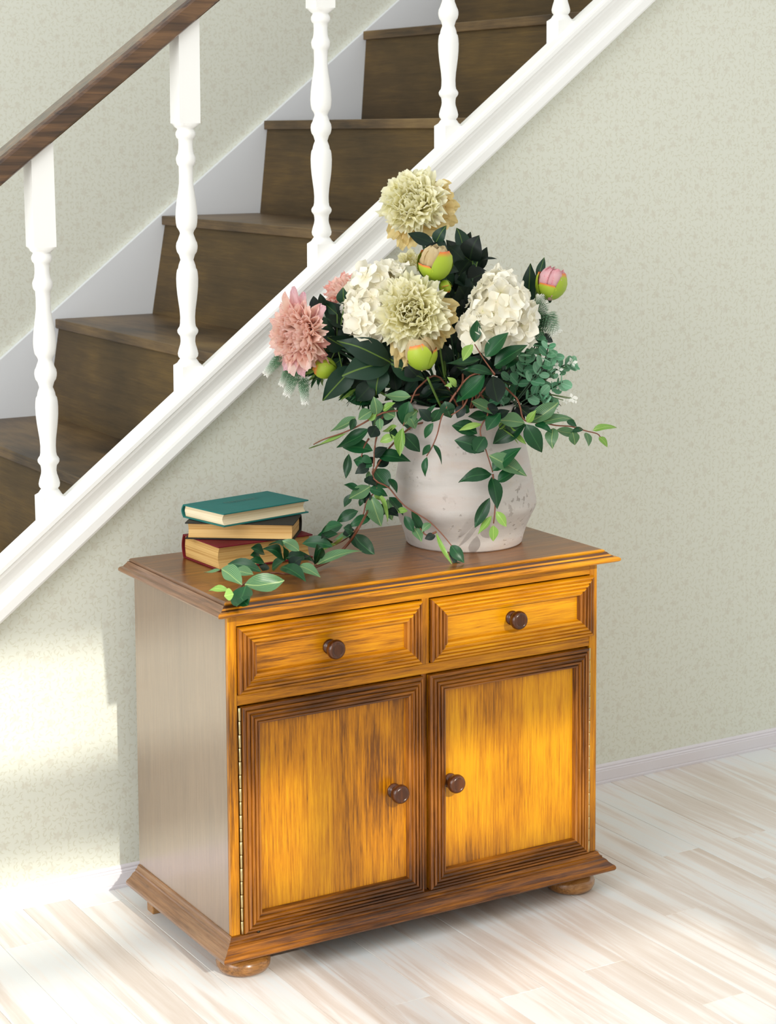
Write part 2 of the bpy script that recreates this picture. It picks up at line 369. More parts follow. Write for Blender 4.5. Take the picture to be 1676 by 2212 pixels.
# wall with windows that the sun falls through, behind the camera
def window_wall():
    Y = -5.0; k = .03; t = .54
    def U(u): return u+k*Y
    def Vz(v): return v-t*Y
    y0, y1 = Y-.05, Y
    openings = [(-.52, .22, -.72, -.20), (-.52, .22, -.17, .125), (-.52, .24, .325, .655),      # left sash
                (.36, 1.16, -.80, -.452), (.335, 1.02, -.185, .125), (.30, 1.09, .325, .655)]    # right sash
    U0, U1, V0, V1 = -3.2, 5.2, -2.7, 4.6
    xs = sorted({U0, U1} | {c for o in openings for c in o[:2]}); zs = sorted({V0, V1} | {c for o in openings for c in o[2:]})
    m = MB()
    for i in range(len(xs)-1):
        for j in range(len(zs)-1):
            cx = (xs[i]+xs[i+1])/2; cz = (zs[j]+zs[j+1])/2
            if any(o[0] < cx < o[1] and o[2] < cz < o[3] for o in openings): continue
            m.box((U(xs[i]), y0, Vz(zs[j])), (U(xs[i+1]), y1, Vz(zs[j+1])))
    props(m.build('wall_front', room_w), 'plain painted wall with the windows, behind the viewer', None, None, 'structure')
    for i, o in enumerate(openings):
        f = MB(); a, b, c, d = U(o[0]), U(o[1]), Vz(o[2]), Vz(o[3]); e = .012
        f.box((a, y1, c), (b, y1+.02, c+e)); f.box((a, y1, d-e), (b, y1+.02, d)); f.box((a, y1, c+e), (a+e, y1+.02, d-e)); f.box((b-e, y1, c+e), (b, y1+.02, d-e))
        props(f.build('window_%d' % (i+1), white_p), 'white window frame set in the front wall', None, None, 'structure')
window_wall()

# ------------------------------------------------------------------ staircase
XT = {0: .447, 1: .825, 2: 1.207, 3: 1.596, 4: 1.972, 5: 2.35, 6: 2.73, -1: .066, -2: -.315, -3: -.696}
ZT = {0: 1.280, 1: 1.601, 2: 1.912, 3: 2.219, 4: 2.53, 5: 2.84, 6: 3.15, -1: .972, -2: .662, -3: .35}
BX = {0: .787, 1: 1.189, 2: 1.587, 3: 1.93, -1: .415, -2: .03, -3: -.35, 4: 2.32, 5: 2.7}
st = thing('staircase', (-.7, .7, 0), 'dark stained wooden stairs with white moulded string rising to the right', 'staircase')
YO, YI = .058, 1.517
for k in range(-3, 6):
    m = MB(); x0, z = XT[k], ZT[k]; x1 = XT[k+1]+.02
    m.box((x0, YO, z-.03), (x1, YI, z)); m.build('tread', tread_w, st, bevel=.003)
    xb, xt, zb, zt_ = BX[k], XT[k+1]+.012, z-.0, ZT[k+1]-.03
    m = MB(); m.add([(xb,YO+.004,zb),(xb+.02,YO+.004,zb),(xb+.02,YI,zb),(xb,YI,zb),(xt,YO+.004,zt_),(xt+.02,YO+.004,zt_),(xt+.02,YI,zt_),(xt,YI,zt_)],
                  [(0,3,2,1),(4,5,6,7),(0,1,5,4),(1,2,6,5),(2,3,7,6),(3,0,4,7)])
    m.build('riser', riser_w, st)
# outer string: moulded profile swept along the slope
def su(x): return .861+.7765*(x+.301)
prof = [(0.0, 0.0), (0.0, -.030), (.04, -.036), (.09, -.038), (.17, -.038), (.20, -.034), (.27, -.033), (.36, -.027), (.47, -.0215), (.56, -.020), (.63, -.0225), (.67, -.030), (.70, -.036), (.76, -.038), (.93, -.038), (.98, -.035), (1.0, -.030), (1.0, 0.0)]
m = MB(); rings = []
for x in (2.9, -.9):
    zt0 = su(x); zl = sl(x); rings.append([(x, y, zt0+(zl-zt0)*t) for t, y in prof])
m.loft(rings); os_ = m.build('outer_string', white_p, st)
m = MB(); m.loft([[(x, 0.0005, su(x)-.02), (x, .057, su(x)-.02), (x, .057, sl(x)-.01), (x, .0125, sl(x)-.01), (x, .0125, sl(x)+.05), (x, .0005, sl(x)+.05)] for x in (2.9, -.9)])
m.build('string_backing', white_p, st)
def iu(x): return 1.164+.7885*(x-.267)
m = MB(); m.prism([(-.7, iu(-.7)-.75), (2.9, iu(2.9)-.75), (2.9, iu(2.9)), (-.7, iu(-.7))], YI, 1.536)
m.build('inner_string', board_w, st)
# underside soffit panel closing the flight
m = MB(); m.loft([[(x, .0575, sl(x)-.37), (x, 1.516, sl(x)-.37), (x, 1.516, sl(x)-.395), (x, .0575, sl(x)-.395)] for x in (2.9, -.3)])
m.build('soffit', board_w, st)

# railing
rail = thing('stair_railing', (-.2, .03, 1.0), 'stair railing with dark wooden handrail and white turned balusters', 'railing')
def rl(x): return 1.751+.7755*(x+.271)
RP = [(-.020, .004), (-.022, .010), (-.022, .052), (-.018, .060), (-.008, .066), (.058, .066), (.068, .060), (.073, .050), (.073, .008), (.069, 0), (-.014, 0)]
m = MB(); m.loft([[(x, y, rl(x)+z) for y, z in RP] for x in (2.0, -.9)]); m.build('handrail', rail_w, rail)
h = .028
PXP = [(790,'q'),(784,24),(778,20),(775,17.5),(770,21.5),(764,22.5),(757,21),(750,19),(744,17),(737,16),(730,16.5),(725,17.5),(722,20),(718,22.5),(713,23),(709,21),(705,18),(698,16.7),(684,16.3),(668,17.5),(650,20),(635,22),(618,23.5),(601,24),(590,23.3),(582,22),(578,19.5),(572,18.5),(566,16.5),(560,14.2),(554,16),(549,17.5),(543,21.5),(536,23.2),(530,23.6),(523,22.5),(517,19.5),(511,17.5),(506,15.5),(502,14.6),(497,16.5),(494,18.5),(489,21.5),(480,23.2),(468,24),(450,23),(430,20.5),(410,17.5),(394,15.5),(375,15.3),(358,16),(354,19.5),(348,21),(341,21.5),(336,20),(331,17.5),(322,16),(310,15.5),(300,16.5),(297,20),(291,22),(285,21.5),(281,19),(278,18),(274,24),(266,'q')]
def baluster(cx, zb, ztop, lean=0.0):
    m = MB(); n = 24; rings = []
    def sq(z): 
        out = []
        for i in range(n):
            a = 2*PI*i/n+PI/4; c, s_ = math.cos(a), math.sin(a); q = h/max(abs(c), abs(s_)); out.append(Vector((cx+c*q, h+s_*q, z)))
        return out
    def ci(z, r): return [Vector((cx+math.cos(2*PI*i/n+PI/4)*r, h+math.sin(2*PI*i/n+PI/4)*r, z)) for i in range(n)]
    zof = lambda p: zb+(790-p)/516*.594
    rings.append(sq(zb-.10)); kinds = ['q']
    for p, r in PXP:
        rings.append(sq(zof(p)) if r == 'q' else ci(zof(p), r/872)); kinds.append('q' if r == 'q' else 'c')
    top = [Vector((v.x, v.y, rl(v.x)+.002)) for v in sq(0)]; rings.append(top); kinds.append('q')
    for r in rings:
        for v in r: v.x += lean*(v.z-zb)
    m.loft(rings); flat = []
    for kx in range(len(rings)-1):
        if kinds[kx] == 'q' and kinds[kx+1] == 'q': flat += list(range(kx*n, kx*n+n))
    return mk('baluster', m.V, m.F, white_p, rail, True, flat+[len(m.F)-1, len(m.F)-2])
for x, zb, ln in ((-.176, 1.002, -.012), (.197, 1.295, .004), (.581, 1.587, .004), (.971, 1.889, 0), (1.338, 2.175, 0), (1.72, 2.47, 0)):
    baluster(x+h, zb, 0, ln)

# ------------------------------------------------------------------ cabinet
YF, YB, H0, ZTOP = -.6403, -.1331, .8314, .8608
cab = thing('cabinet', (.5, -.387, 0), 'two-door wooden cabinet with two drawers, orange-brown stain and bun feet', 'cabinet')
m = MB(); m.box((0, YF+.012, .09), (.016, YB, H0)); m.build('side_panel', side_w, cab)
m = MB(); m.box((.984, YF+.012, .09), (1, YB, H0)); m.build('side_panel', cab_z, cab)
m = MB(); m.box((.016, YB-.012, .09), (.984, YB, H0)); m.build('back_panel', side_w, cab)
m = MB(); m.box((.016, YF+.012, .09), (.984, YB-.012, .102)); m.build('bottom_panel', side_w, cab)
for xa in (0, .9785):
    m = MB(); m.box((xa, YF, .102), (xa+.0215, YF+.012, H0)); m.build('face_stile', cab_z, cab, bevel=.0012)
m = MB(); m.box((.0215, YF+.001, .801), (.9785, YF+.012, H0)); m.build('top_rail', cab_x, cab)
m = MB(); m.box((.0215, YF+.001, .622), (.9785, YF+.012, .646)); m.build('middle_rail', cab_x, cab, bevel=.0015)
m = MB(); m.box((.498, YF+.001, .646), (.517, YF+.012, .801)); m.build('divider', cab_z, cab)
m = MB(); m.box((.499, YF+.006, .10), (.513, YF+.02, .622)); m.build('divider', mould_z, cab)
def ringset(prof, capz=True):
    m = MB(); m.loft([[(-o, YF-o, z), (1+o, YF-o, z), (1+o, YB, z), (-o, YB, z)] for o, z in prof]); return m
slab_prof = [(.030, H0), (.036, H0+.0005), (.0405, H0+.003), (.0416, H0+.0065), (.0405, H0+.010), (.037, H0+.0122), (.031, H0+.0130), (.0285, H0+.0130), (.026, H0+.0155), (.021, H0+.0185), (.0165, H0+.0235), (.0115, H0+.0225), (.0105, H0+.0238), (.0130, H0+.0248), (.0130, H0+.0272), (.0105, H0+.0286), (.0075, ZTOP)]
m = ringset(slab_prof); groove = wood('groove_stain_shade', [(.3, rgb(34,16,3)), (.5, rgb(70,38,6)), (.7, rgb(110,64,10))], 'x'); slab = m.build('top', [slab_w, cab_x, slab_e, cab_z, groove], cab)  # dark groove stain; shade the shallow relief lacks is put into the colour
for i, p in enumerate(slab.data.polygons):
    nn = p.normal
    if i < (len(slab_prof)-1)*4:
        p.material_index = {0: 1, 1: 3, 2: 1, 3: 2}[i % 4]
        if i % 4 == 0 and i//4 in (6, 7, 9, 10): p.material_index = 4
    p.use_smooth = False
pl_prof = [(.028, .0559), (.034, .0562), (.0364, .060), (.0364, .065), (.034, .069), (.029, .072), (.023, .077), (.019, .083), (.015, .0855), (.012, .0865), (.0115, .091), (.008, .0925), (.006, .096), (.0045, .1005), (.001, .102)]
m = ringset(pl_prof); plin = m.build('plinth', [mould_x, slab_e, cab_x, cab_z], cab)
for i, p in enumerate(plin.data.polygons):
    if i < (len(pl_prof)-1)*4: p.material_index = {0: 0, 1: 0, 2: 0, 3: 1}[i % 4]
for x, y in ((.050, YF+.045), (.955, YF+.045), (.955, YB-.06)):
    m = MB(); m.lathe([(.030,0),(.046,.0005),(.056,.006),(.061,.015),(.062,.024),(.058,.034),(.049,.040),(.043,.043),(.040,.047),(.042,.052),(.042,.0562)], (x, y, 0), n=36)
    m.build('foot', foot_w, cab, True)
m = MB(); m.box((.0, YB-.075, 0), (.04, YB-.04, .0562)); m.build('foot', foot_w, cab, bevel=.003)

def frame(name_p, x0, x1, z0, z1, wd, yb, parent, mx, mz, prof):
    """mitred moulding: four sides, profile (inward fraction, proud depth)"""
    sides = [(((x0, z0), (x1, z0)), (0, 1), mx), (((x1, z0), (x1, z1)), (-1, 0), mz), (((x1, z1), (x0, z1)), (0, -1), mx), (((x0, z1), (x0, z0)), (1, 0), mz)]
    for (a, b), nin, mat in sides:
        d = (b[0]-a[0], b[1]-a[1]); L = math.hypot(*d); d = (d[0]/L, d[1]/L); ra, rb = [], []
        for t, y in prof+[(1.0, 0.0), (0.0, 0.0)]:
            o = t*wd
            ra.append((a[0]+nin[0]*o+d[0]*o, yb-y, a[1]+nin[1]*o+d[1]*o)); rb.append((b[0]+nin[0]*o-d[0]*o, yb-y, b[1]+nin[1]*o-d[1]*o))
        m = MB(); m.loft([ra, rb]); m.build(name_p, mat, parent)
REED = [(0, .004), (.02, .0095), (.06, .0115), (.15, .0115), (.17, .0085), (.20, .0085), (.23, .0135), (.33, .0145), (.36, .0105), (.40, .0105), (.43, .0155), (.53, .0155), (.56, .0115), (.60, .0115), (.63, .0155), (.73, .0150), (.76, .0105), (.80, .0105), (.83, .0125), (.93, .0105), (.97, .004)]
def knob(x, z, y, parent, tilt=0):
    m = MB(); c = (x, y, z)
    m.lathe([(.017,-.001),(.0175,.003),(.015,.0055),(.0115,.008),(.0105,.013),(.0125,.017),(.0165,.0195),(.0205,.0235),(.0225,.029),(.0222,.034),(.020,.0385),(.0165,.0415),(.0145,.0418),(.0135,.0402),(.0125,.0402),(.004,.0402)], c, (0, -1, 0), 28)
    k = m.build('knob', knob_w, parent, True)
    return k
def part_thing(name, mb, mat, parent, **kw): return mb.build(name, mat, parent, **kw)
for (x0, x1), kx in (((.0225, .4955), .2535), ((.5195, .986), .7485)):
    z0, z1 = .6485, .798
    m = MB(); m.box((x0+.002, YF+.0005, z0+.002), (x1-.002, YF+.30, z1-.002)); dr = m.build('drawer', cab_x, cab)
    frame('moulding', x0, x1, z0, z1, .046, YF+.0005, dr, mould_x if x0 > 9 else cab_x, mould_z, REED)
    knob(kx, .7235, YF+.0005, dr)
for (x0, x1), kx, kz, hx in (((.0295, .4975), .4195, .360, .0255), ((.5145, .973), .573, .357, .976)):
    z0, z1 = .1035, .6195
    m = MB(); m.box((x0+.001, YF+.001, z0+.001), (x1-.001, YF+.020, z1-.001)); d = m.build('door', cab_z, cab)
    frame('moulding', x0, x1, z0, z1, .045, YF+.001, d, mould_x, mould_z, REED)
    knob(kx, kz, YF+.001, d)
    m = MB(); nseg = 17
    for i in range(nseg):
        za = z0+(z1-z0)*i/nseg; zb = z0+(z1-z0)*(i+1)/nseg-.0012; r = .0030 if i % 2 else .0034
        m.lathe([(r*.8, 0), (r, .0008), (r, zb-za-.0008), (r*.8, zb-za)], (hx, YF-.002, za), n=10)
    hm = m.build('hinge', brass, d, True)
m = MB(); m.lathe([(.004, 0), (.004, .003), (.002, .004)], (.063, YF-.0405*0-.006, .1035), (0, -1, .3), 10); m.build('screw', steel, cab, True)

# ------------------------------------------------------------------ books
def book(name, label, c, L, W, yaw, z0, T, cov, pages, spine_side, title=False):
    """L along local x, W along local y; spine on +y (or -y) side"""
    t = thing(name, (c[0], c[1], z0), label, 'book', 'books stacked on the cabinet')
    cs, sn = math.cos(yaw), math.sin(yaw)
    def W3(x, y, z): return Vector((c[0]+x*cs-y*sn, c[1]+x*sn+y*cs, z0+z))
    def bx(a, b):
        mm = MB(); mm.box(a, b); mm.V = [W3(*v) for v in mm.V]; return mm
    ct = .0032; s = spine_side; ys = s*W/2
    lo, hi = min(ys-s*.004, -ys), max(ys-s*.004, -ys)
    bx((-L/2, lo, 0), (L/2, hi, ct)).build('cover', cov, t, bevel=.001)
    top = bx((-L/2, lo, T-ct), (L/2, hi, T)).build('cover', cov, t, bevel=.001)
    # page block: concave fore-edge, square head and tail
    e = .006; n = 9; poly = []
    for i in range(n):
        q = i/(n-1); poly.append((-s*(W/2-e)+s*.008*math.sin(PI*q), ct+(T-2*ct)*q))
    poly += [(s*(W/2-.006), T-ct), (s*(W/2-.002), (T)/2), (s*(W/2-.006), ct)]
    r = [[W3(x, y, z) for y, z in poly] for x in (-(L/2-e), L/2-e)]
    mm = MB(); mm.loft(r if s > 0 else r[::-1]); mm.build('page_block', pages, t)
    # rounded spine
    outer = [(s*(W/2-.004+.008*math.sin(PI*i/10)), T*i/10) for i in range(11)]
    inner = [(s*(W/2-.007+.008*math.sin(PI*i/10)), T*(.06+.88*i/10)) for i in range(11)][::-1]
    r = [[W3(x, y, z) for y, z in outer+inner] for x in (-L/2, L/2)]
    mm = MB(); mm.loft(r if s > 0 else r[::-1]); mm.build('spine', cov, t)
    if title:
        mm = MB()
        for i in range(9):
            x = -.045+i*.0105; mm.add([W3(x, .02, T+.0003), W3(x+.0065, .02, T+.0003), W3(x+.0065, .032, T+.0003), W3(x, .032, T+.0003)], [(0,1,2,3)])
        mm.add([W3(-.045, .012, T+.0003), W3(.045, .012, T+.0003), W3(.045, .0145, T+.0003), W3(-.045, .0145, T+.0003)], [(0,1,2,3)])
        mm.build('title_print', gilt, t)
Z0 = ZTOP+.0002
book('book', 'thick dark red book with yellowed pages, bottom of the stack', (.2337, -.2744), .256, .1816, .0459, Z0, .057, red_c, page_y, 1)
book('book', 'black-covered book lying crosswise, middle of the stack', (.2226, -.2785), .260, .125, -.6427, Z0+.0575, .040, black_c, page_y2, 1)
book('book', 'teal cloth book with cream pages, top of the stack', (.2427, -.2494), .2565, .1647, .1939, Z0+.098, .032, teal, page_w, 1, True)

# ------------------------------------------------------------------ vase
VC = Vector((.778, -.387, ZTOP))
vp = [(.10, 0), (.141, .0), (.1445, .004), (.148, .02), (.156, .045), (.168, .072), (.1765, .088), (.1795, .098), (.179, .108), (.176, .125), (.169, .165), (.161, .21), (.151, .255), (.140, .30), (.1305, .325), (.1285, .333), (.131, .341), (.1315, .347), (.127, .350), (.1205, .347), (.119, .33), (.135, .26), (.150, .18), (.155, .11), (.12, .03), (.01, .02)]
m = MB(); m.lathe(vp, VC, n=72, cap=False); vase = m.build('vase', vase_m, None, True)
vase.data.transform(Matrix.Translation(-VC*S)); vase.location = VC*S
props(vase, 'rough greyish-white plaster vase holding the flowers on the cabinet', 'vase')
MOUTH = VC+Vector((0, 0, .30))

# ------------------------------------------------------------------ leaf, petal and floret meshes
def leaf_mesh(name, mat, bow=.10, fold=.18, peak=.42, sharp=1.0, nl=8, nw=4, wav=0.0, twist=0.0):
    V = []; F = []
    for i in range(nl+1):
        t = i/nl; wd = math.sin(PI*t**(math.log(.5)/math.log(peak)))**(.95*sharp) if 0 < t < 1 else 0.0
        wd = max(wd, .02)
        for j in range(nw+1):
            s = j/nw-.5
            x = s*wd; z = bow*4*t*(1-t)*.5+fold*abs(s)*wd*.5+wav*math.sin(t*9+j)*.03+twist*s*wd*t
            V.append((x, t, z))
    for i in range(nl):
        for j in range(nw):
            a = i*(nw+1)+j; F.append((a, a+1, a+nw+2, a+nw+1))
    return rawmesh(name, V, F, [mat])
LM = {}
for key, mat in (('d', dark_leaf), ('p', peony_leaf_m), ('v', vine_leaf), ('g', var_leaf), ('y', young_leaf), ('e', euca_m)):
    LM[key] = [leaf_mesh('leaf_blade', mat, b, f, pk, 1.0, wav=wv, twist=tw) for b, f, pk, wv, tw in ((.22, .25, .42, .0, .3), (-.16, .35, .46, .5, -.3), (.34, .15, .38, .8, .1), (.08, .45, .44, .3, .4))]
def put_leaf(A, B, wid, key, parent, name='leaf', face=None, roll=None):
    A = Vector(A); B = Vector(B); Y = (B-A); L = Y.length; Y.normalize()
    f = face if face is not None else (-FW*.8+Vector((0, 0, .55))+RT*random.uniform(-.5, .5)+UP*random.uniform(-.2, .3))
    X = Y.cross(f); X = X.normalized() if X.length > 1e-3 else Y.orthogonal().normalized()
    Z = X.cross(Y)
    return place(name, random.choice(LM[key]), A, X, Y, Z, (wid, L, L), parent)

def petal_mesh(name, mat, cup=.35, curl=.35, ruf=.05, shape=.7, nl=6, nw=8, notch=.0, seed=0):
    rnd = random.Random(seed); V = []; F = []; ph = rnd.random()*6
    for i in range(nl+1):
        t = i/nl
        wd = .28+.72*min(1, (t/shape))**.8 if t < shape else math.sqrt(max(.5, 1-((t-shape)/(1.02-shape))**2*.84))
        for j in range(nw+1):
            s = j/nw-.5
            ed = t**2
            y = t*(1-.32*abs(2*s)**3.5*t)+ruf*.6*math.sin(j*1.9+ph)*ed
            x = s*wd; z = cup*(2*s)**2*.25*wd+curl*t*t*.5+ruf*1.3*math.sin(j*1.6+ph*2+i*.5)*ed
            V.append((x, y, z))
    for i in range(nl):
        for j in range(nw):
            a = i*(nw+1)+j; F.append((a, a+1, a+nw+2, a+nw+1))
    return rawmesh(name, V, F, [mat])
def petal_set(mat, **kw): return [petal_mesh('petal_blade', mat, cup=kw.get('cup', .5)*c, curl=kw.get('curl', .4)*u, ruf=kw.get('ruf', .05), seed=i, shape=kw.get('shape', .7)) for i, (c, u) in enumerate(((1, 1), (1.4, .7), (.7, 1.3), (1.1, .5)))]
P_yel = petal_set(yel_p, ruf=.085); P_tan = petal_set(tan_p, ruf=.07, curl=.2); P_pink = petal_set(pink_p, ruf=.04, cup=.8, shape=.6)
P_pd = petal_set(pink_d, ruf=.06, shape=.6); P_po = petal_set(pink_o, ruf=.04, shape=.6, curl=.1)

def basis(n):
    n = n.normalized(); u = n.cross(Vector((.13, .2, 1))).normalized(); return n, u, n.cross(u)
def petals(root, c, R, n, meshes, N_, ph0, ph1, wid, ln=1.0, depth=.35, squash=1.0, jit=.07, off=0.0, power=.75, wmin=.5, name='petal'):
    n, u, v = basis(n)
    for i in range(N_):
        t = (i+.5)/N_; phi = math.radians(ph0+(ph1-ph0)*t**power); th = i*2.39996+off+random.uniform(-.12, .12)
        dr = n*math.cos(phi)*squash+(u*math.cos(th)+v*math.sin(th))*math.sin(phi)
        base = c-n*R*depth+(u*math.cos(th)+v*math.sin(th))*R*.04
        tip = c+dr*R*ln*random.uniform(1-jit, 1+jit)
        Y = tip-base; L = Y.length; Y.normalize()
        f = n-(u*math.cos(th)+v*math.sin(th))*(.9 if phi < .5 else .45)+Vector([random.uniform(-.25, .25) for _ in range(3)])
        X = Y.cross(f); X = X.normalized() if X.length > 1e-3 else u; Z = X.cross(Y)
        place(name, random.choice(meshes), base, X, Y, Z, (R*wid*(wmin+(1-wmin)*t)*random.uniform(.85, 1.15), L, L), root)
def rosette(root, c, R, n, meshes, N_, wid=.6, h=.62, depth=.35, t0=0.0, open_=.5, off=0.0, grow=.3, jit=.06):
    """petals standing over a dome, each rim facing outwards, the outer ones leaning open"""
    n, u, v = basis(n)
    for i in range(N_):
        t = t0+(1-t0)*(i+.5)/N_; rho = math.sqrt(t); th = i*2.39996+off+random.uniform(-.25, .25)
        rad = u*math.cos(th)+v*math.sin(th)
        base = c+rad*R*rho*(1-open_*(.5+.9*rho))-n*R*depth*(1-.35*rho)
        tip = c+rad*R*rho*random.uniform(1-jit, 1+jit)+n*R*h*(math.sqrt(max(0, 1-rho**2.4))-.12)*random.uniform(.86, 1.08)
        Y = tip-base; L = Y.length; Y.normalize()
        yaw = random.uniform(-.55, .55); rad2 = Matrix.Rotation(yaw, 3, n) @ rad
        f = n*.35-rad2; X = Y.cross(f).normalized(); Z = X.cross(Y)
        place('petal', random.choice(meshes), base, X, Y, Z, (R*wid*(1-grow+grow*rho)*random.uniform(.85, 1.15), L, L*.8), root)
def stem_to(root, c, n, mat=stem_dark, r=.0035, to=None):
    to = to or MOUTH+Vector((random.uniform(-.04, .04), random.uniform(-.04, .04), 0))
    a = c-n.normalized()*.03; mid = (a+to)/2+Vector((0, 0, -.02))-n.normalized()*.02
    m = MB(); m.tube(smooth_pts([a, mid, to], 5), r, 6); m.build('stem', mat, root, True)
def flower_thing(name, label, cat, c, group=None): return thing(name, c, label, cat, group)

# yellow peonies ---------------------------------------------------
def yellow(px, py, d, Rpx, n, label, N_=95, tans=((), ()), stem=True):
    c = at(px, py, d); R = Rpx*UPX; t = flower_thing('peony', label, 'flower', c, 'artificial flowers in the vase')
    rosette(t, c+n.normalized()*R*.10, R*.97, n, P_yel, 66, .62, .50, .30, open_=.52)
    petals(t, c-n.normalized()*R*.12, R*1.04, n, P_yel, 22, 80, 96, .62, 1.0, .1, .6, off=1.0)
    nn, u, v = basis(n)
    for ang, ph, ln, wd in tans:      # tan guard petals: direction in the picture plane (deg), polar angle, length, width
        a = math.radians(ang); side = RT*math.cos(a)+UP*math.sin(a)
        dr = (side*math.sin(math.radians(ph))+nn*math.cos(math.radians(ph)))
        base = c-nn*R*.3; tip = c+dr*R*ln; Y = tip-base; L = Y.length; Y.normalize()
        f = nn+Vector([random.uniform(-.3, .3) for _ in range(3)]); X = Y.cross(f).normalized(); Z = X.cross(Y)
        o = place('guard_petal', random.choice(P_tan), base, X, Y, Z, (R*wd*1.1, L*1.08, L), t); o['label'] = 'tan guard petal'
    stem_to(t, c, n); return t, c, R
front = -FW
T1 = [(a, p, l, w) for a, p, l, w in ((-10, 100, 1.10, .8), (12, 98, 1.08, .75), (30, 100, 1.12, .6), (-35, 98, 1.12, .85), (-60, 96, 1.05, .8), (-95, 104, 1.18, .7), (-110, 110, 1.25, .6), (-128, 106, 1.16, .6), (0, 108, 1.2, .6), (-20, 112, 1.22, .6), (-100, 95, 1.05, .6))]
yellow(892, 436, .02, 74, front*1+RT*-.25+UP*.35, 'large cream-yellow peony at the very top of the bouquet', tans=T1)
T2 = [(a, p, l, w) for a, p, l, w in ((-8, 100, 1.12, .7), (10, 102, 1.15, .6), (-25, 100, 1.12, .7), (-75, 100, 1.15, .8), (-95, 98, 1.12, .8), (-110, 102, 1.18, .7), (-60, 102, 1.14, .7), (-90, 108, 1.35, .7), (-102, 110, 1.45, .55), (-80, 110, 1.4, .55), (-45, 102, 1.1, .7))]
yellow(889, 675, .17, 79, front*1+RT*-.1+UP*.12, 'large cream-yellow peony at the centre front of the bouquet', tans=T2)
def small_yellow():
    c = at(886, 572, -.02); t = flower_thing('peony', 'small pale yellow peony peeping behind the white hydrangea and top bud', 'flower', c, 'artificial flowers in the vase'); R = 38*UPX
    rosette(t, c, R, front+RT*-.3+UP*.3, P_yel, 40, .6, .6, .4); stem_to(t, c, front)
small_yellow()

# pink peonies -----------------------------------------------------
def pinks():
    n = front*.85+RT*-.62+UP*-.08
    c = at(648, 722, .12); t = flower_thing('peony', 'large pink peony at the far left of the bouquet', 'flower', c, 'artificial flowers in the vase'); R = 72*UPX
    rosette(t, c+n.normalized()*R*.1, R*.98, n, P_pink, 92, .42, .60, .36, open_=.48)
    petals(t, c-n.normalized()*R*.1, R*1.05, n, P_pink, 30, 80, 100, .42, 1.0, .15, .6)
    for ang, ph, ln, wd, pm in ((88, 82, 1.42, .42, P_po), (72, 86, 1.3, .34, P_po), (104, 82, 1.30, .34, P_pink), (40, 98, 1.2, .62, P_po), (-75, 80, 1.25, .62, P_po), (-95, 78, 1.22, .6, P_pink), (-60, 88, 1.2, .5, P_pink), (-112, 74, 1.15, .5, P_po), (-15, 110, .95, .5, P_pd), (-35, 110, 1.0, .5, P_pd), (-48, 118, 1.25, .4, P_pd)):
        a = math.radians(ang); side = RT*math.cos(a)+UP*math.sin(a); nn = n.normalized()
        side = (side-nn*side.dot(nn)).normalized()
        dr = side*math.sin(math.radians(ph))+nn*math.cos(math.radians(ph))
        base = c-nn*R*.2; tip = c+dr*R*ln; Y = tip-base; L = Y.length; Y.normalize()
        X = Y.cross(nn+front*.4).normalized(); place('guard_petal', random.choice(pm), base, X, Y, X.cross(Y), (R*wd, L, L), t)
    stem_to(t, c, n)
    c = at(740, 628, .0); t = flower_thing('peony', 'smaller pink peony half hidden behind the white hydrangea on the left', 'flower', c, 'artificial flowers in the vase'); R = 44*UPX
    n2 = front*.6+RT*-.5+UP*.6
    rosette(t, c, R, n2, P_pink, 40, .5, .6, .4); petals(t, c, R*1.02, n2, P_pd, 14, 80, 100, .5, 1.0, .2, .7); stem_to(t, c, n2)
pinks()

# hydrangeas -------------------------------------------------------
def floret_mesh(seed):
    rnd = random.Random(seed); V = [(0, 0, .06)]; F = []
    for k in range(4):
        a0 = k*PI/2+rnd.uniform(-.15, .15); base = len(V); nr, na = 4, 6; sz = rnd.uniform(.85, 1.1)
        for i in range(1, nr+1):
            r = i/nr
            for j in range(na+1):
                s = j/na-.5; a = a0+s*1.75*(1-.12*r); rr = r*sz*(1-.28*(2*s)**2*r)*(1+.07*math.sin(j*1.9+seed+k)*r)
                z = .06+.18*r*r+.16*(2*s)**2*r*(1 if k % 2 else .4)+.10*math.sin(j*1.7+k*2+seed)*r*r
                V.append((math.cos(a)*rr, math.sin(a)*rr, z-(.1 if k % 2 else 0)*r))
        for j in range(na): F.append((0, base+j, base+j+1))
        for i in range(nr-1):
            for j in range(na):
                q = base+i*(na+1)+j; F.append((q, q+na+1, q+na+2, q+1))
    return rawmesh('floret_mesh', V, F, [floret_m])
def floret_material():
    n = N('hydrangea_floret'); tc = n.n('ShaderNodeTexCoord'); oi = n.n('ShaderNodeObjectInfo')
    d = n.n('ShaderNodeVectorMath', {0: tc.outputs['Object']}, operation='LENGTH').outputs['Value']
    f = n.n('ShaderNodeMapRange', {0: d, 1: .05, 2: .5}).outputs[0]
    c = n.mix(f, n.mix(oi.outputs['Random'], rgb(236,226,180), rgb(246,238,214)), n.mix(oi.outputs['Random'], rgb(252,250,240), rgb(250,246,228)))
    c = n.mix(n.n('ShaderNodeMapRange', {0: d, 1: .07, 2: .04}).outputs[0], c, rgb(170,186,96))
    n.col(c); n.set(Roughness=.7, Specular_IOR_Level=.2)
    tr = n.n('ShaderNodeBsdfTranslucent', {'Color': c}); n.l(n.n('ShaderNodeMixShader', {0: .25, 1: n.b.outputs[0], 2: tr.outputs[0]}).outputs[0], n.out.inputs[0]); return n.m
floret_m = floret_material(); FL = [floret_mesh(i) for i in range(5)]
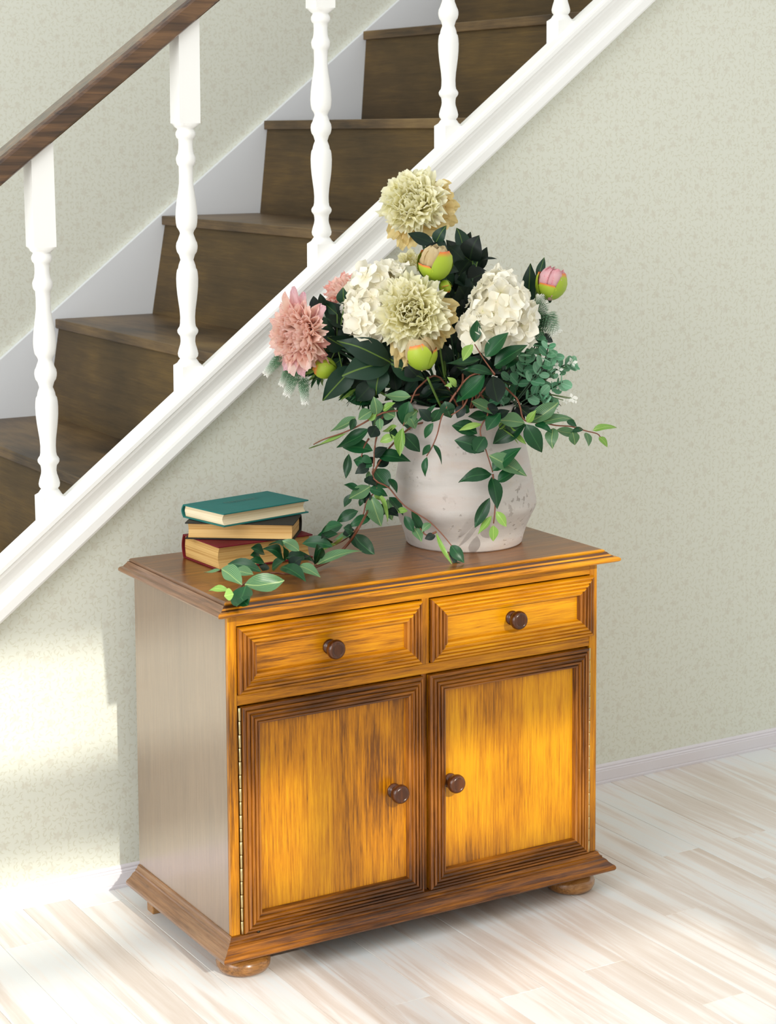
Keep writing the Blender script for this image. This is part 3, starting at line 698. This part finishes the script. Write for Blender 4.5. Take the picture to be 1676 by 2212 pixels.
def hydrangea(lobes, label, fs=29):
    c0 = at(*lobes[0][:3]); t = flower_thing('hydrangea', label, 'flower', c0, 'artificial flowers in the vase')
    for px, py, d, r, cnt in lobes:
        c = at(px, py, d); R = r*UPX
        for i in range(cnt):
            phi = math.acos(1-1.35*(i+.5)/cnt); th = i*2.39996
            n, u, v = basis(front+UP*.25)
            dr = (n*math.cos(phi)+(u*math.cos(th)+v*math.sin(th))*math.sin(phi)).normalized()
            P = c+dr*R*random.uniform(.82, 1.0); Z = (dr+Vector([random.uniform(-.45, .45) for _ in range(3)])).normalized()
            X = Z.orthogonal().normalized(); X = (Matrix.Rotation(random.random()*6.28, 3, Z) @ X); Y = Z.cross(X); s = fs*UPX*random.uniform(.85, 1.2)
            place('floret', random.choice(FL), P, X, Y, Z, (s, s, s), t)
    # inner cluster of pedicels that closes the gaps
    m = MB(); c = at(*lobes[0][:3]); 
    for px, py, d, r, cnt in lobes:
        cc = at(px, py, d); m.lathe([(r*UPX*.82*math.sin(PI*(i+.01)/8.02), -r*UPX*.82*math.cos(PI*i/8)) for i in range(9)], cc, (0, 0, 1), 14)
    m.build('flower_head', white_f, t, True); stem_to(t, c, front)
hydrangea([(822, 630, .09, 56, 30), (800, 690, .11, 42, 20), (862, 618, .07, 40, 14), (780, 655, .09, 34, 12)], 'white hydrangea head left of the central yellow peony')
hydrangea([(1080, 668, .14, 60, 34), (1045, 712, .15, 40, 16), (1112, 700, .14, 40, 16), (1078, 622, .12, 32, 12)], 'white hydrangea head right of the central yellow peony')

# buds -------------------------------------------------------------
def patch_mesh(name, mat, wdeg, a0, a1, r=1.0, wav=.0, narrow=True, seed=0):
    V = []; F = []; nl, nw = 7, 6
    for i in range(nl+1):
        t = i/nl; a = math.radians(a0+(a1-a0)*t); ww = math.radians(wdeg)*(math.cos((t-.45)*1.9) if narrow else 1)
        for j in range(nw+1):
            s = (j/nw-.5)*ww; rr = r*(1+wav*math.sin(j*2.2+i+seed)*t)
            V.append((math.sin(s)*math.sin(a)*rr, -math.cos(a)*rr*1.12, math.cos(s)*math.sin(a)*rr))
    for i in range(nl):
        for j in range(nw):
            q = i*(nw+1)+j; F.append((q, q+1, q+nw+2, q+nw+1))
    return rawmesh(name, V, F, [mat])
def bud(px, py, d, Rpx, axis, label, pet, sep_n=4, sep_len=108):
    c = at(px, py, d); R = Rpx*UPX; t = flower_thing('peony_bud', label, 'flower bud', c, 'artificial flower buds in the vase'); A, u, v = basis(axis)
    pm = [patch_mesh('petal_blade', pet, 115, 12, 158-6*i, .90+.05*i, .10, False, i*2) for i in range(3)]
    sm = [patch_mesh('sepal_blade', sepal_m, 116, 4, sep_len+q, 1.04+.02*i, .03, True, i) for i, q in enumerate((-22, 26, -8, 8))]
    for i in range(8):
        th = i*.79+.2; Z = u*math.cos(th)+v*math.sin(th); X = A.cross(Z)
        k_ = R*random.uniform(.9, 1.0); place('petal', pm[i % 3], c, X, A, Z, (k_, k_*random.uniform(.95, 1.12), k_), t)
    for i in range(sep_n):
        th = i*2*PI/sep_n+.5; Z = u*math.cos(th)+v*math.sin(th); X = A.cross(Z)
        place('sepal', sm[i % 4], c, X, A, Z, (R,)*3, t)
    # two slim green calyx leaves under the bud and the stem
    stem_to(t, c-A*R*.9, A, stem_green, .003); return t, c, A, R
b1 = bud(940, 566, .14, 34, UP*.9+front*.25+RT*.1, 'tan peony bud with green sepals below the topmost peony', budtan)
bud(909, 762, .20, 31, UP*.55+RT*-.15+front*.1, 'tan peony bud with lime sepals hanging under the central peony', budtan, 4, 100)
b3 = bud(1191, 611, .08, 31, UP*.9+RT*.2+front*.1, 'pink peony bud with green sepals at the far right', budpink)
bud(700, 795, .10, 22, RT*-.8+UP*.15, 'small lime-green bud beside the pink peony', sepal_m, 3)
bud(962, 620, .12, 13, UP*-.8+RT*.2, 'tiny lime bud under the tan bud near the top', sepal_m, 3)

# ------------------------------------------------------------------ leaf lists read off the photograph
def crop(ox, oy, s): return lambda x, y: (ox+x/s, oy+y/s)
A_ = crop(640, 820, 2.993); B_ = crop(900, 480, 3.643); C_ = crop(560, 340, 3.809); D_ = crop(440, 1120, 4.41)
def leaves(root, cr, s, lst, depth, jd=.02, scale_w=1.0):
    for x0, y0, x1, y1, wpx, key in lst:
        p0 = cr(x0, y0); p1 = cr(x1, y1)
        d0 = depth(*p0) if callable(depth) else depth; d1 = (depth(*p1) if callable(depth) else depth)+random.uniform(-jd, jd)
        put_leaf(at(*p0, d0), at(*p1, d1), wpx/s*UPX*scale_w*1.14, key, root)
def vine(label, cr, s, paths, lst, depth, name='trailing_vine', group='trailing vines from the vase', r=.0026, jd=.02):
    p0 = cr(*paths[0][0]); d0 = depth(*p0) if callable(depth) else depth
    t = thing(name, at(*p0, d0), label, 'vine', group)
    for i, pth in enumerate(paths):
        pts = []
        for q in pth:
            px, py = cr(*q); pts.append(at(px, py, depth(px, py) if callable(depth) else depth))
        if i == 0: pts = [MOUTH+Vector((random.uniform(-.05, .02), -.05, .0)), MOUTH+(pts[0]-MOUTH)*.55+Vector((0, 0, .06))]+pts
        sp = smooth_pts(pts, 4); m = MB(); m.tube(sp, [r*(1-.5*k/len(sp)) for k in range(len(sp))], 6); m.build('stem', stem_red, t, True)
    leaves(t, cr, s, lst, depth, jd); return t
# left hanging vine (upper spray)
vine('leafy vine drooping left over the vase rim', A_, 2.993, [[(800, 40), (750, 120), (715, 230), (690, 300)], [(690, 200), (560, 215), (400, 300), (300, 345), (180, 385), (110, 420)]],
  [(740,110,570,100,75,'g'),(730,140,690,290,85,'v'),(490,200,400,260,62,'g'),(385,240,220,335,75,'g'),(330,345,80,445,42,'y'),(470,320,260,440,95,'v'),(520,300,480,375,75,'d'),(520,230,500,110,70,'g'),(560,200,640,150,50,'y'),
   (650,300,555,335,55,'y'),(690,310,670,495,52,'y'),(640,370,540,405,48,'y'),(700,290,780,200,60,'g'),(540,250,545,330,45,'g'),(460,260,520,210,50,'y'),(640,240,560,210,80,'g'),(730,240,770,320,70,'g'),(380,250,350,330,40,'v'),(690,350,800,468,85,'v'),(600,330,660,370,70,'v'),(620,180,700,120,60,'d')], lambda px, py: .17)
# long vine down the left side of the vase and across the cabinet top
def d_main(px, py):
    t = max(0, min(1, (py-900)/250)); return .14+.05*t
vm = vine('long leafy vine hanging left of the vase', A_, 2.993, [[(560, 240), (525, 350), (508, 430), (500, 560), (492, 610), (520, 700), (455, 790), (430, 880), (390, 960), (320, 1030), (235, 1075), (160, 1100)], [(470, 380), (440, 430), (420, 500)]],
  [(520,490,740,530,92,'v'),(495,460,300,440,80,'v'),(490,560,370,520,85,'v'),(340,480,320,640,48,'v'),(470,590,470,690,48,'g'),(500,580,600,700,115,'v'),(600,640,650,735,50,'v'),(480,690,340,770,80,'g'),(410,700,308,680,60,'v'),
   (350,740,310,825,48,'v'),(470,705,590,755,60,'v'),(480,750,550,950,88,'g'),(530,740,590,920,34,'y'),(440,760,410,820,30,'v'),(510,730,540,780,40,'y'),(400,850,260,925,60,'v'),(480,890,330,960,55,'v'),(300,940,150,1010,60,'v'),(370,980,240,1040,52,'g'),
   (180,1060,40,1060,52,'v'),(340,1010,500,1130,84,'v'),(385,980,300,1000,70,'d'),(470,560,380,610,60,'d'),(500,500,590,440,70,'d'),(505,540,420,500,80,'d'),(440,640,520,690,60,'d'),(520,560,600,530,60,'d'),(470,720,440,800,60,'d')], d_main)
# branch crossing in front of the vase
def d_cross(px, py):
    t = max(0, min(1, (px-830)/170)); return .17+.06*t
vine('thin reddish vine sweeping across the lower front of the vase', A_, 2.993, [[(500, 600), (600, 700), (660, 775), (720, 830), (850, 910), (915, 970), (960, 1020), (1005, 1075)], [(905, 985), (840, 1005), (800, 960)], [(1000, 1080), (1010, 1160), (1040, 1230)]],
  [(600,760,690,880,80,'v'),(590,770,620,910,50,'g'),(720,850,640,855,36,'y'),(700,880,760,985,50,'v'),(745,850,825,1000,46,'v'),(760,960,810,1050,62,'g'),(870,930,810,990,42,'g'),(900,1010,830,1030,42,'d'),(905,990,1010,1200,20,'y'),(1000,1070,1085,1185,66,'v'),
   (990,1120,1030,1230,42,'v'),(1040,1180,1090,1282,36,'v'),(560,800,560,880,60,'v'),(590,840,660,885,60,'d')], d_cross)
# short vine front centre-left
vine('short vine with narrow leaves hanging down the front of the vase', A_, 2.993, [[(1070, 30), (990, 150), (940, 240), (912, 350), (880, 430), (842, 495)], [(1110, 110), (1075, 180), (1000, 230)]],
  [(960,140,1000,248,84,'v'),(930,190,875,275,62,'v'),(905,160,762,290,44,'v'),(885,280,832,380,40,'v'),(865,420,815,490,36,'v'),(885,420,940,550,46,'v'),(845,500,835,628,36,'v'),(1090,170,1040,250,62,'d'),(940,200,1060,195,44,'v'),(1080,175,1120,210,50,'v'),(870,270,790,190,60,'d'),(1000,20,1090,130,60,'d')], .215)
# vine hanging front right
vine('vine hanging down the right front of the vase with pale green tip', A_, 2.993, [[(1240, 200), (1200, 290), (1190, 350), (1230, 470), (1270, 600)], [(1270, 610), (1285, 760), (1283, 850), (1275, 930)]],
  [(1170,350,1005,298,92,'v'),(1215,465,1022,392,102,'v'),(1220,370,1150,480,84,'v'),(1265,590,1455,440,104,'v'),(1245,490,1490,625,112,'g'),(1300,660,1445,580,88,'v'),(1262,612,1048,665,78,'v'),(1262,630,1298,838,88,'v'),(1250,765,1153,958,60,'v'),(1262,880,1175,1000,52,'y'),(1292,852,1358,952,52,'y'),(1272,942,1272,1046,58,'y'),
   (1130,140,1310,235,92,'g'),(1240,230,1110,240,90,'v'),(1320,215,1230,330,80,'v'),(1310,200,1200,210,80,'d'),(1290,250,1380,200,70,'d'),(1200,290,1050,330,30,'y')], .20)
# right trailing spray
vine('vine reaching out to the right of the vase with pale tip leaves', B_, 3.643, [[(760, 1360), (810, 1440), (850, 1560), (1000, 1580), (1100, 1600), (1220, 1608), (1330, 1642), (1420, 1665), (1450, 1700)]],
  [(850,1580,640,1560,95,'g'),(860,1590,600,1745,120,'v'),(860,1590,985,1812,118,'v'),(880,1575,1112,1420,105,'g'),(980,1580,1242,1562,84,'g'),(930,1590,1065,1660,70,'v'),(865,1575,940,1480,52,'y'),(1075,1620,1070,1785,92,'g'),(1100,1635,1268,1665,62,'g'),(1225,1650,1245,1755,80,'g'),
   (1312,1632,1210,1655,40,'v'),(1330,1655,1352,1765,66,'g'),(1385,1638,1575,1618,54,'y'),(1435,1690,1500,1772,50,'y'),(1180,1560,1260,1610,50,'v'),(640,1600,800,1745,24,'y'),(700,1590,860,1748,28,'y'),(650,1630,720,1560,60,'y'),(1000,1520,880,1470,60,'d'),(540,1600,700,1500,70,'v')], .16)
# upright sprig over the right hydrangea
vine('upright sprig of glossy leaves crossing the right hydrangea', B_, 3.643, [[(610, 1200), (580, 1150), (530, 1080), (455, 960)], [(560, 1180), (420, 1210), (300, 1350), (255, 1420)]],
  [(455,945,475,770,76,'v'),(442,962,363,1092,62,'y'),(540,1060,722,868,118,'v'),(610,1130,872,968,135,'v'),(500,1080,232,1112,92,'v'),(600,1200,350,1165,66,'v'),(535,1200,310,1418,135,'v'),(600,1210,640,1420,150,'d'),(310,1300,240,1220,44,'y'),(320,1290,220,1290,36,'y'),(700,1080,620,1150,80,'v'),(800,1060,700,1160,80,'v')], .21, 'leafy_sprig')
# part lying on the cabinet
def spray():
    t = thing('trailing_vine', atz(*D_(1230, 385), ZTOP+.02), 'end of the vine lying on the cabinet top beside the books', 'vine', 'trailing vines from the vase')
    zof = lambda y: ZTOP+.012
    pth = [at(*D_(1560, -60), .2), atz(*D_(1480, 90), ZTOP+.10), atz(*D_(1380, 240), ZTOP+.045), atz(*D_(1230, 385), ZTOP+.014), atz(*D_(1080, 460), ZTOP+.008), atz(*D_(950, 510), ZTOP+.006), atz(*D_(800, 530), ZTOP+.006), atz(*D_(680, 520), ZTOP+.010), atz(*D_(540, 530), ZTOP+.014), atz(*D_(390, 620), ZTOP+.018), atz(*D_(300, 690), ZTOP+.02)]
    sp = smooth_pts(pth, 4); m = MB(); m.tube(sp, .0024, 6); m.build('stem', stem_red, t, True)
    m = MB(); m.tube(smooth_pts([p+Vector((.004, .006, .003)) for p in pth[:6]], 4), .002, 6); m.build('stem', stem_red, t, True)
    for x0, y0, x1, y1, w_, key, za, zb in (
      (1430,150,1625,342,115,'v',.07,.02),(1078,440,1512,312,100,'g',.018,.04),(1230,270,938,240,82,'v',.05,.05),(1330,170,1230,260,62,'y',.07,.04),(1420,130,1330,90,84,'v',.08,.09),(1320,60,1130,150,72,'v',.10,.07),(1280,150,1060,190,52,'v',.07,.06),(1060,440,1090,298,74,'v',.015,.07),
      (900,450,1112,562,92,'g',.03,.006),(770,410,620,250,52,'v',.03,.09),(910,310,740,212,74,'g',.06,.08),(780,380,1062,432,105,'v',.04,.012),(760,400,560,290,112,'v',.035,.07),(580,340,448,282,72,'v',.05,.07),(545,375,442,352,62,'v',.04,.05),(650,480,768,400,112,'v',.02,.04),
      (740,460,972,602,124,'v',.03,.006),(550,510,228,435,72,'v',.02,.03),(580,430,430,400,52,'v',.03,.04),(390,630,768,592,124,'g',.022,.02),(365,635,168,482,95,'g',.022,.04),(160,490,0,512,50,'g',.04,.03),(475,535,285,500,64,'g',.02,.025),(402,640,315,838,126,'v',.022,.0),
      (352,750,425,828,82,'v',.012,.0),(285,722,195,740,84,'y',.02,.014),(240,690,48,690,46,'y',.02,.016),(830,480,940,372,112,'d',.02,.045),(590,430,560,500,70,'d',.03,.012),(900,430,1010,360,70,'d',.02,.04),(1180,240,1120,190,90,'d',.05,.07),(1260,250,1120,300,30,'y',.05,.03)):
        put_leaf(atz(*D_(x0, y0), ZTOP+za+.006), atz(*D_(x1, y1), ZTOP+zb+.008), w_/4.41*UPX*1.35, key, t, face=Vector((random.uniform(-.3, .3), -.35, 1))+front*.5)
spray()

# peony leaves on their own branches
def branch(label, cr, s, root_pt, lst, depth, jd=.03, cat='foliage', name='peony_leaf_branch'):
    p = cr(*root_pt); c = at(*p, depth); t = thing(name, c, label, cat, 'peony foliage in the vase')
    m = MB(); m.tube(smooth_pts([c, (c+MOUTH)/2+Vector((0, 0, .02)), MOUTH], 5), .003, 6); m.build('stem', stem_dark, t, True)
    for x0, y0, x1, y1, w_, key in lst:
        a = at(*cr(x0, y0), depth); b = at(*cr(x1, y1), depth+random.uniform(-jd, jd)); put_leaf(a, b, w_/s*UPX*1.25, key, t, face=front+UP*random.uniform(-.1, .45)+RT*random.uniform(-.4, .4))
        if (a-c).length > .03:
            m = MB(); m.tube([c, (a+c)/2-FW*-.004, a], .0016, 5); m.build('stalk', stem_green, t, True)
branch('broad dark green peony leaves left below the white hydrangea', C_, 3.809, (1080, 1690), [(1080,1690,636,1510,165,'p'),(1080,1690,680,1800,190,'p'),(780,1720,520,2003,150,'p'),(1000,1720,960,1960,150,'p'),(1110,1680,776,1480,150,'p'),(1080,1700,1360,1825,140,'p'),(930,1860,800,2003,130,'d'),(1300,1800,1200,1700,120,'d'),(900,1780,760,1900,120,'d')], .13)
branch('pointed dark leaves beside the large pink peony', C_, 3.809, (640, 1560), [(600,1600,374,1565,150,'p'),(610,1440,428,1400,160,'p'),(600,1440,440,1310,90,'p'),(600,1450,530,1600,120,'p'),(770,1420,520,1165,185,'d'),(640,1290,540,1200,66,'p'),(700,1210,690,1068,95,'p'),(540,1770,690,1650,84,'p'),(680,1720,455,1832,62,'p'),(620,1500,470,1440,120,'p'),(450,1290,445,1140,60,'d'),(520,1230,500,1120,50,'d'),(700,1560,560,1480,140,'p'),(760,1500,660,1380,160,'d')], .10)
branch('dark leaves directly under the topmost peony', C_, 3.809, (1440, 720), [(1440,710,1222,625,84,'d'),(1450,710,1540,560,90,'p'),(1540,730,1360,740,60,'d'),(1450,710,1555,770,90,'d'),(1500,900,1640,940,80,'d')], .06)
branch('tall dark pointed leaves right of the tan bud', B_, 3.643, (440, 440), [(420,300,492,103,165,'d'),(480,300,632,289,26,'d'),(400,460,553,388,150,'d'),(370,300,250,190,125,'d'),(470,340,358,258,84,'p'),(300,560,412,640,180,'d'),(420,430,300,480,130,'d'),(440,300,480,190,130,'d'),(420,520,520,450,110,'d'),(330,420,420,300,150,'d'),(420,640,330,500,160,'d'),(440,640,430,460,140,'d'),(300,640,430,690,110,'d'),(380,700,300,680,90,'d')], .03)
branch('two upright dark leaves beside the pink bud', B_, 3.643, (930, 640), [(890,640,895,322,118,'p'),(950,450,1004,275,54,'p'),(980,880,1072,942,54,'d'),(940,920,1022,985,54,'d'),(1045,640,1040,590,24,'p')], .05)
# dense dark filling between the heads
def filling(label, cxp, cyp, rx, ry, d0, cnt, keys='dddp'):
    c = at(cxp, cyp, d0); t = thing('foliage_bunch', c, label, 'foliage', 'dense foliage in the heart of the bouquet')
    m = MB(); m.tube(smooth_pts([c, (c+MOUTH)/2, MOUTH+Vector((0, 0, -.05))], 4), .004, 6); m.build('stem', stem_dark, t, True)
    for i in range(cnt):
        a = random.random()*6.28; r = math.sqrt(random.random()); px = cxp+math.cos(a)*r*rx; py = cyp+math.sin(a)*r*ry
        dd = d0+random.uniform(-.05, .03); a2 = math.atan2(py-(cyp+ry*.4), px-cxp)+random.uniform(-.7, .7); L = random.uniform(38, 66)
        put_leaf(at(px, py, dd), at(px+math.cos(a2)*L, py+math.sin(a2)*L, dd+random.uniform(-.03, .03)), random.uniform(22, 34)*UPX, random.choice(keys), t)
filling('dense dark leaves in the middle of the bouquet above the vase rim', 965, 810, 125, 62, .03, 125)
filling('dark leaves between central peony and right hydrangea', 1000, 690, 42, 95, .0, 60)
filling('dark pointed leaves behind the tan bud near the top', 1005, 600, 30, 55, -.02, 30)
filling('dark leaves behind the left hydrangea and pink peony', 775, 765, 75, 50, .02, 60)
filling('dark leaves hanging over the rim at the left', 860, 850, 70, 36, .08, 34, 'ddpv')
filling('dark leaves at the right over the rim', 1090, 835, 75, 50, .04, 60, 'ddpv')

# eucalyptus -------------------------------------------------------
def disc_mesh(mat):
    V = [(0, .5, 0)]; F = []; n = 12
    for r_, z in ((.3, .015), (.5, .06)):
        for i in range(n): a = 2*PI*i/n; V.append((math.cos(a)*r_, .5+math.sin(a)*r_, z))
    for i in range(n): F.append((0, 1+i, 1+(i+1) % n)); F.append((1+i, 1+n+i, 1+n+(i+1) % n, 1+(i+1) % n))
    return rawmesh('round_leaf_blade', V, F, [mat])
DISC = disc_mesh(euca_m)
def euca():
    t = thing('eucalyptus_sprig', at(1150, 800, .1), 'eucalyptus sprig with round grey-green leaves at the right of the bouquet', 'foliage')
    tips = [((1120, 880), (1090, 850), (1078, 865)), ((1100, 870), (1130, 800), (1135, 760)), ((1110, 870), (1170, 790), (1185, 745)), ((1120, 875), (1200, 800), (1235, 785)), ((1120, 880), (1190, 840), (1215, 825)), ((1110, 880), (1160, 850), (1190, 870)), ((1100, 880), (1100, 820), (1130, 785)), ((1100, 870), (1150, 760), (1160, 735)), ((1110, 875), (1195, 770), (1180, 780))]
    for i, (a, b, c) in enumerate(tips):
        d = .08+.05*(i % 3)/2; pts = smooth_pts([at(*a, d-.02), at(*b, d), at(*c, d+.01)], 5)
        m = MB(); m.tube(pts, .0016, 5); m.build('stem', stem_dark, t, True)
        for k in range(3, len(pts), 1 if i % 2 else 2):
            for sgn in (-1, 1):
                P = pts[k]; T = (pts[k]-pts[k-1]).normalized(); th = k*1.57+random.random()*.4
                sd = (T.orthogonal().normalized()); sd = Matrix.Rotation(th, 3, T) @ sd*sgn
                Y = (sd+T*.5+front*.25).normalized(); f = T+front*.7; X = Y.cross(f).normalized(); s = random.uniform(20, 29)*UPX*(1.15-.35*k/len(pts))
                place('leaf', DISC, P, X, Y, X.cross(Y), (s, s, s), t)
euca()
# frosted spikes and tufts -----------------------------------------
def spike_mesh(cnt, rad, seed):
    rnd = random.Random(seed); V = []; F = []
    for i in range(cnt):
        t = i/cnt; th = i*2.4; r0 = rad*.35; ln = rad*(1.1-.55*t)*rnd.uniform(.8, 1.2)
        b = Vector((math.cos(th)*r0, t*.93, math.sin(th)*r0)); dr = Vector((math.cos(th), .75+.5*t, math.sin(th))).normalized(); sd = dr.cross(Vector((0, 1, 0))).normalized()*rad*.10; up = dr.cross(sd).normalized()*rad*.08
        n = len(V); e = b+dr*ln; mi = b+dr*ln*.6; V += [b-sd*.4, b+sd*.4, mi+sd, e, mi-sd, mi+up]; F += [(n, n+1, n+5), (n+1, n+2, n+5), (n+2, n+3, n+5), (n+3, n+4, n+5), (n+4, n, n+5)]
    return rawmesh('spike_mesh', V, F, [spike_m], False)
def spikes(name, label, cat, base, lst, d, mesh):
    t = thing(name, at(*base, d), label, cat)
    for x0, y0, x1, y1, w_ in lst:
        a = at(x0, y0, d); b = at(x1, y1, d+.01); Y = b-a; L = Y.length; Y.normalize(); X = Y.cross(front).normalized(); w2 = w_*UPX/.36
        place('flower_spike', mesh, a, X, Y, X.cross(Y), (w2, L, w2), t)
        m = MB(); m.tube(smooth_pts([at(*base, d-.03), (at(*base, d-.02)+a)/2+Vector((0, 0, .01)), a], 4), .0012, 5); m.build('stem', stem_green, t, True)
SP = spike_mesh(260, .18, 1); SP2 = spike_mesh(180, .2, 2)
spikes('lavender_sprig', 'frosted green spikes with white tips under the pink peony', 'foliage', (705, 785), [(608, 768, 571, 812, 24), (640, 800, 618, 858, 26), (654, 815, 660, 876, 24), (625, 795, 606, 835, 20)], .08, SP)
spikes('dusty_sprig', 'frosted white-green flower tufts right of the hydrangea', 'foliage', (1165, 800), [(1168, 675, 1166, 635, 24), (1158, 695, 1180, 650, 26), (1162, 702, 1146, 742, 34), (1176, 680, 1203, 724, 38), (1150, 698, 1138, 722, 26), (1150, 690, 1176, 664, 30), (1168, 690, 1190, 700, 28)], .10, SP2)
def blossoms():
    t = thing('blossom_sprig', at(1215, 840, .08), 'small white blossoms at the right edge of the bouquet', 'flower')
    for px, py in ((1200, 790), (1207, 800), (1215, 832), (1226, 838), (1208, 838), (1235, 860), (1222, 866), (1243, 864), (1205, 885), (1212, 896), (1066, 818), (1236, 783)):
        m = MB(); c = at(px, py, .1); k = random.uniform(6, 10)*UPX
        for i in range(4):
            a = i*1.57+random.random(); q = RT*math.cos(a)+UP*math.sin(a); s_ = FW.cross(q)
            m.add([c, c+q*k*.6+s_*k*.4, c+q*k*1.2-FW*k*.2, c+q*k*.6-s_*k*.4], [(0, 1, 2, 3)])
        m.build('blossom', tiny_w, t, True)
        m = MB(); m.tube([c, (c+at(1140, 860, .05))/2+Vector((0, 0, .01)), at(1140, 860, .05)], .0009, 4); m.build('stem', stem_green, t, True)
blossoms()
def grass(label, cxp, cyp, d, spec):
    t = thing('grassy_sprig', at(cxp, cyp, d), label, 'foliage', 'fine grassy sprigs')
    for ang0, cnt, L0 in spec:
        for i in range(cnt):
            a = math.radians(ang0+random.uniform(-28, 28)); L = L0*random.uniform(.6, 1.1)
            put_leaf(at(cxp+random.uniform(-8, 8), cyp+random.uniform(-6, 6), d), at(cxp+math.cos(a)*L, cyp-math.sin(a)*L, d+random.uniform(-.02, .02)), 3.4*UPX, random.choice('yv'), t, name='blade')
grass('fine grassy green sprig below the broad leaves at the left', 790, 838, .09, [(210, 16, 60), (250, 14, 55), (180, 10, 60)])
grass('fine dark grassy tuft behind the pink peony base', 700, 800, .05, [(200, 14, 46), (160, 10, 40), (240, 8, 44)])
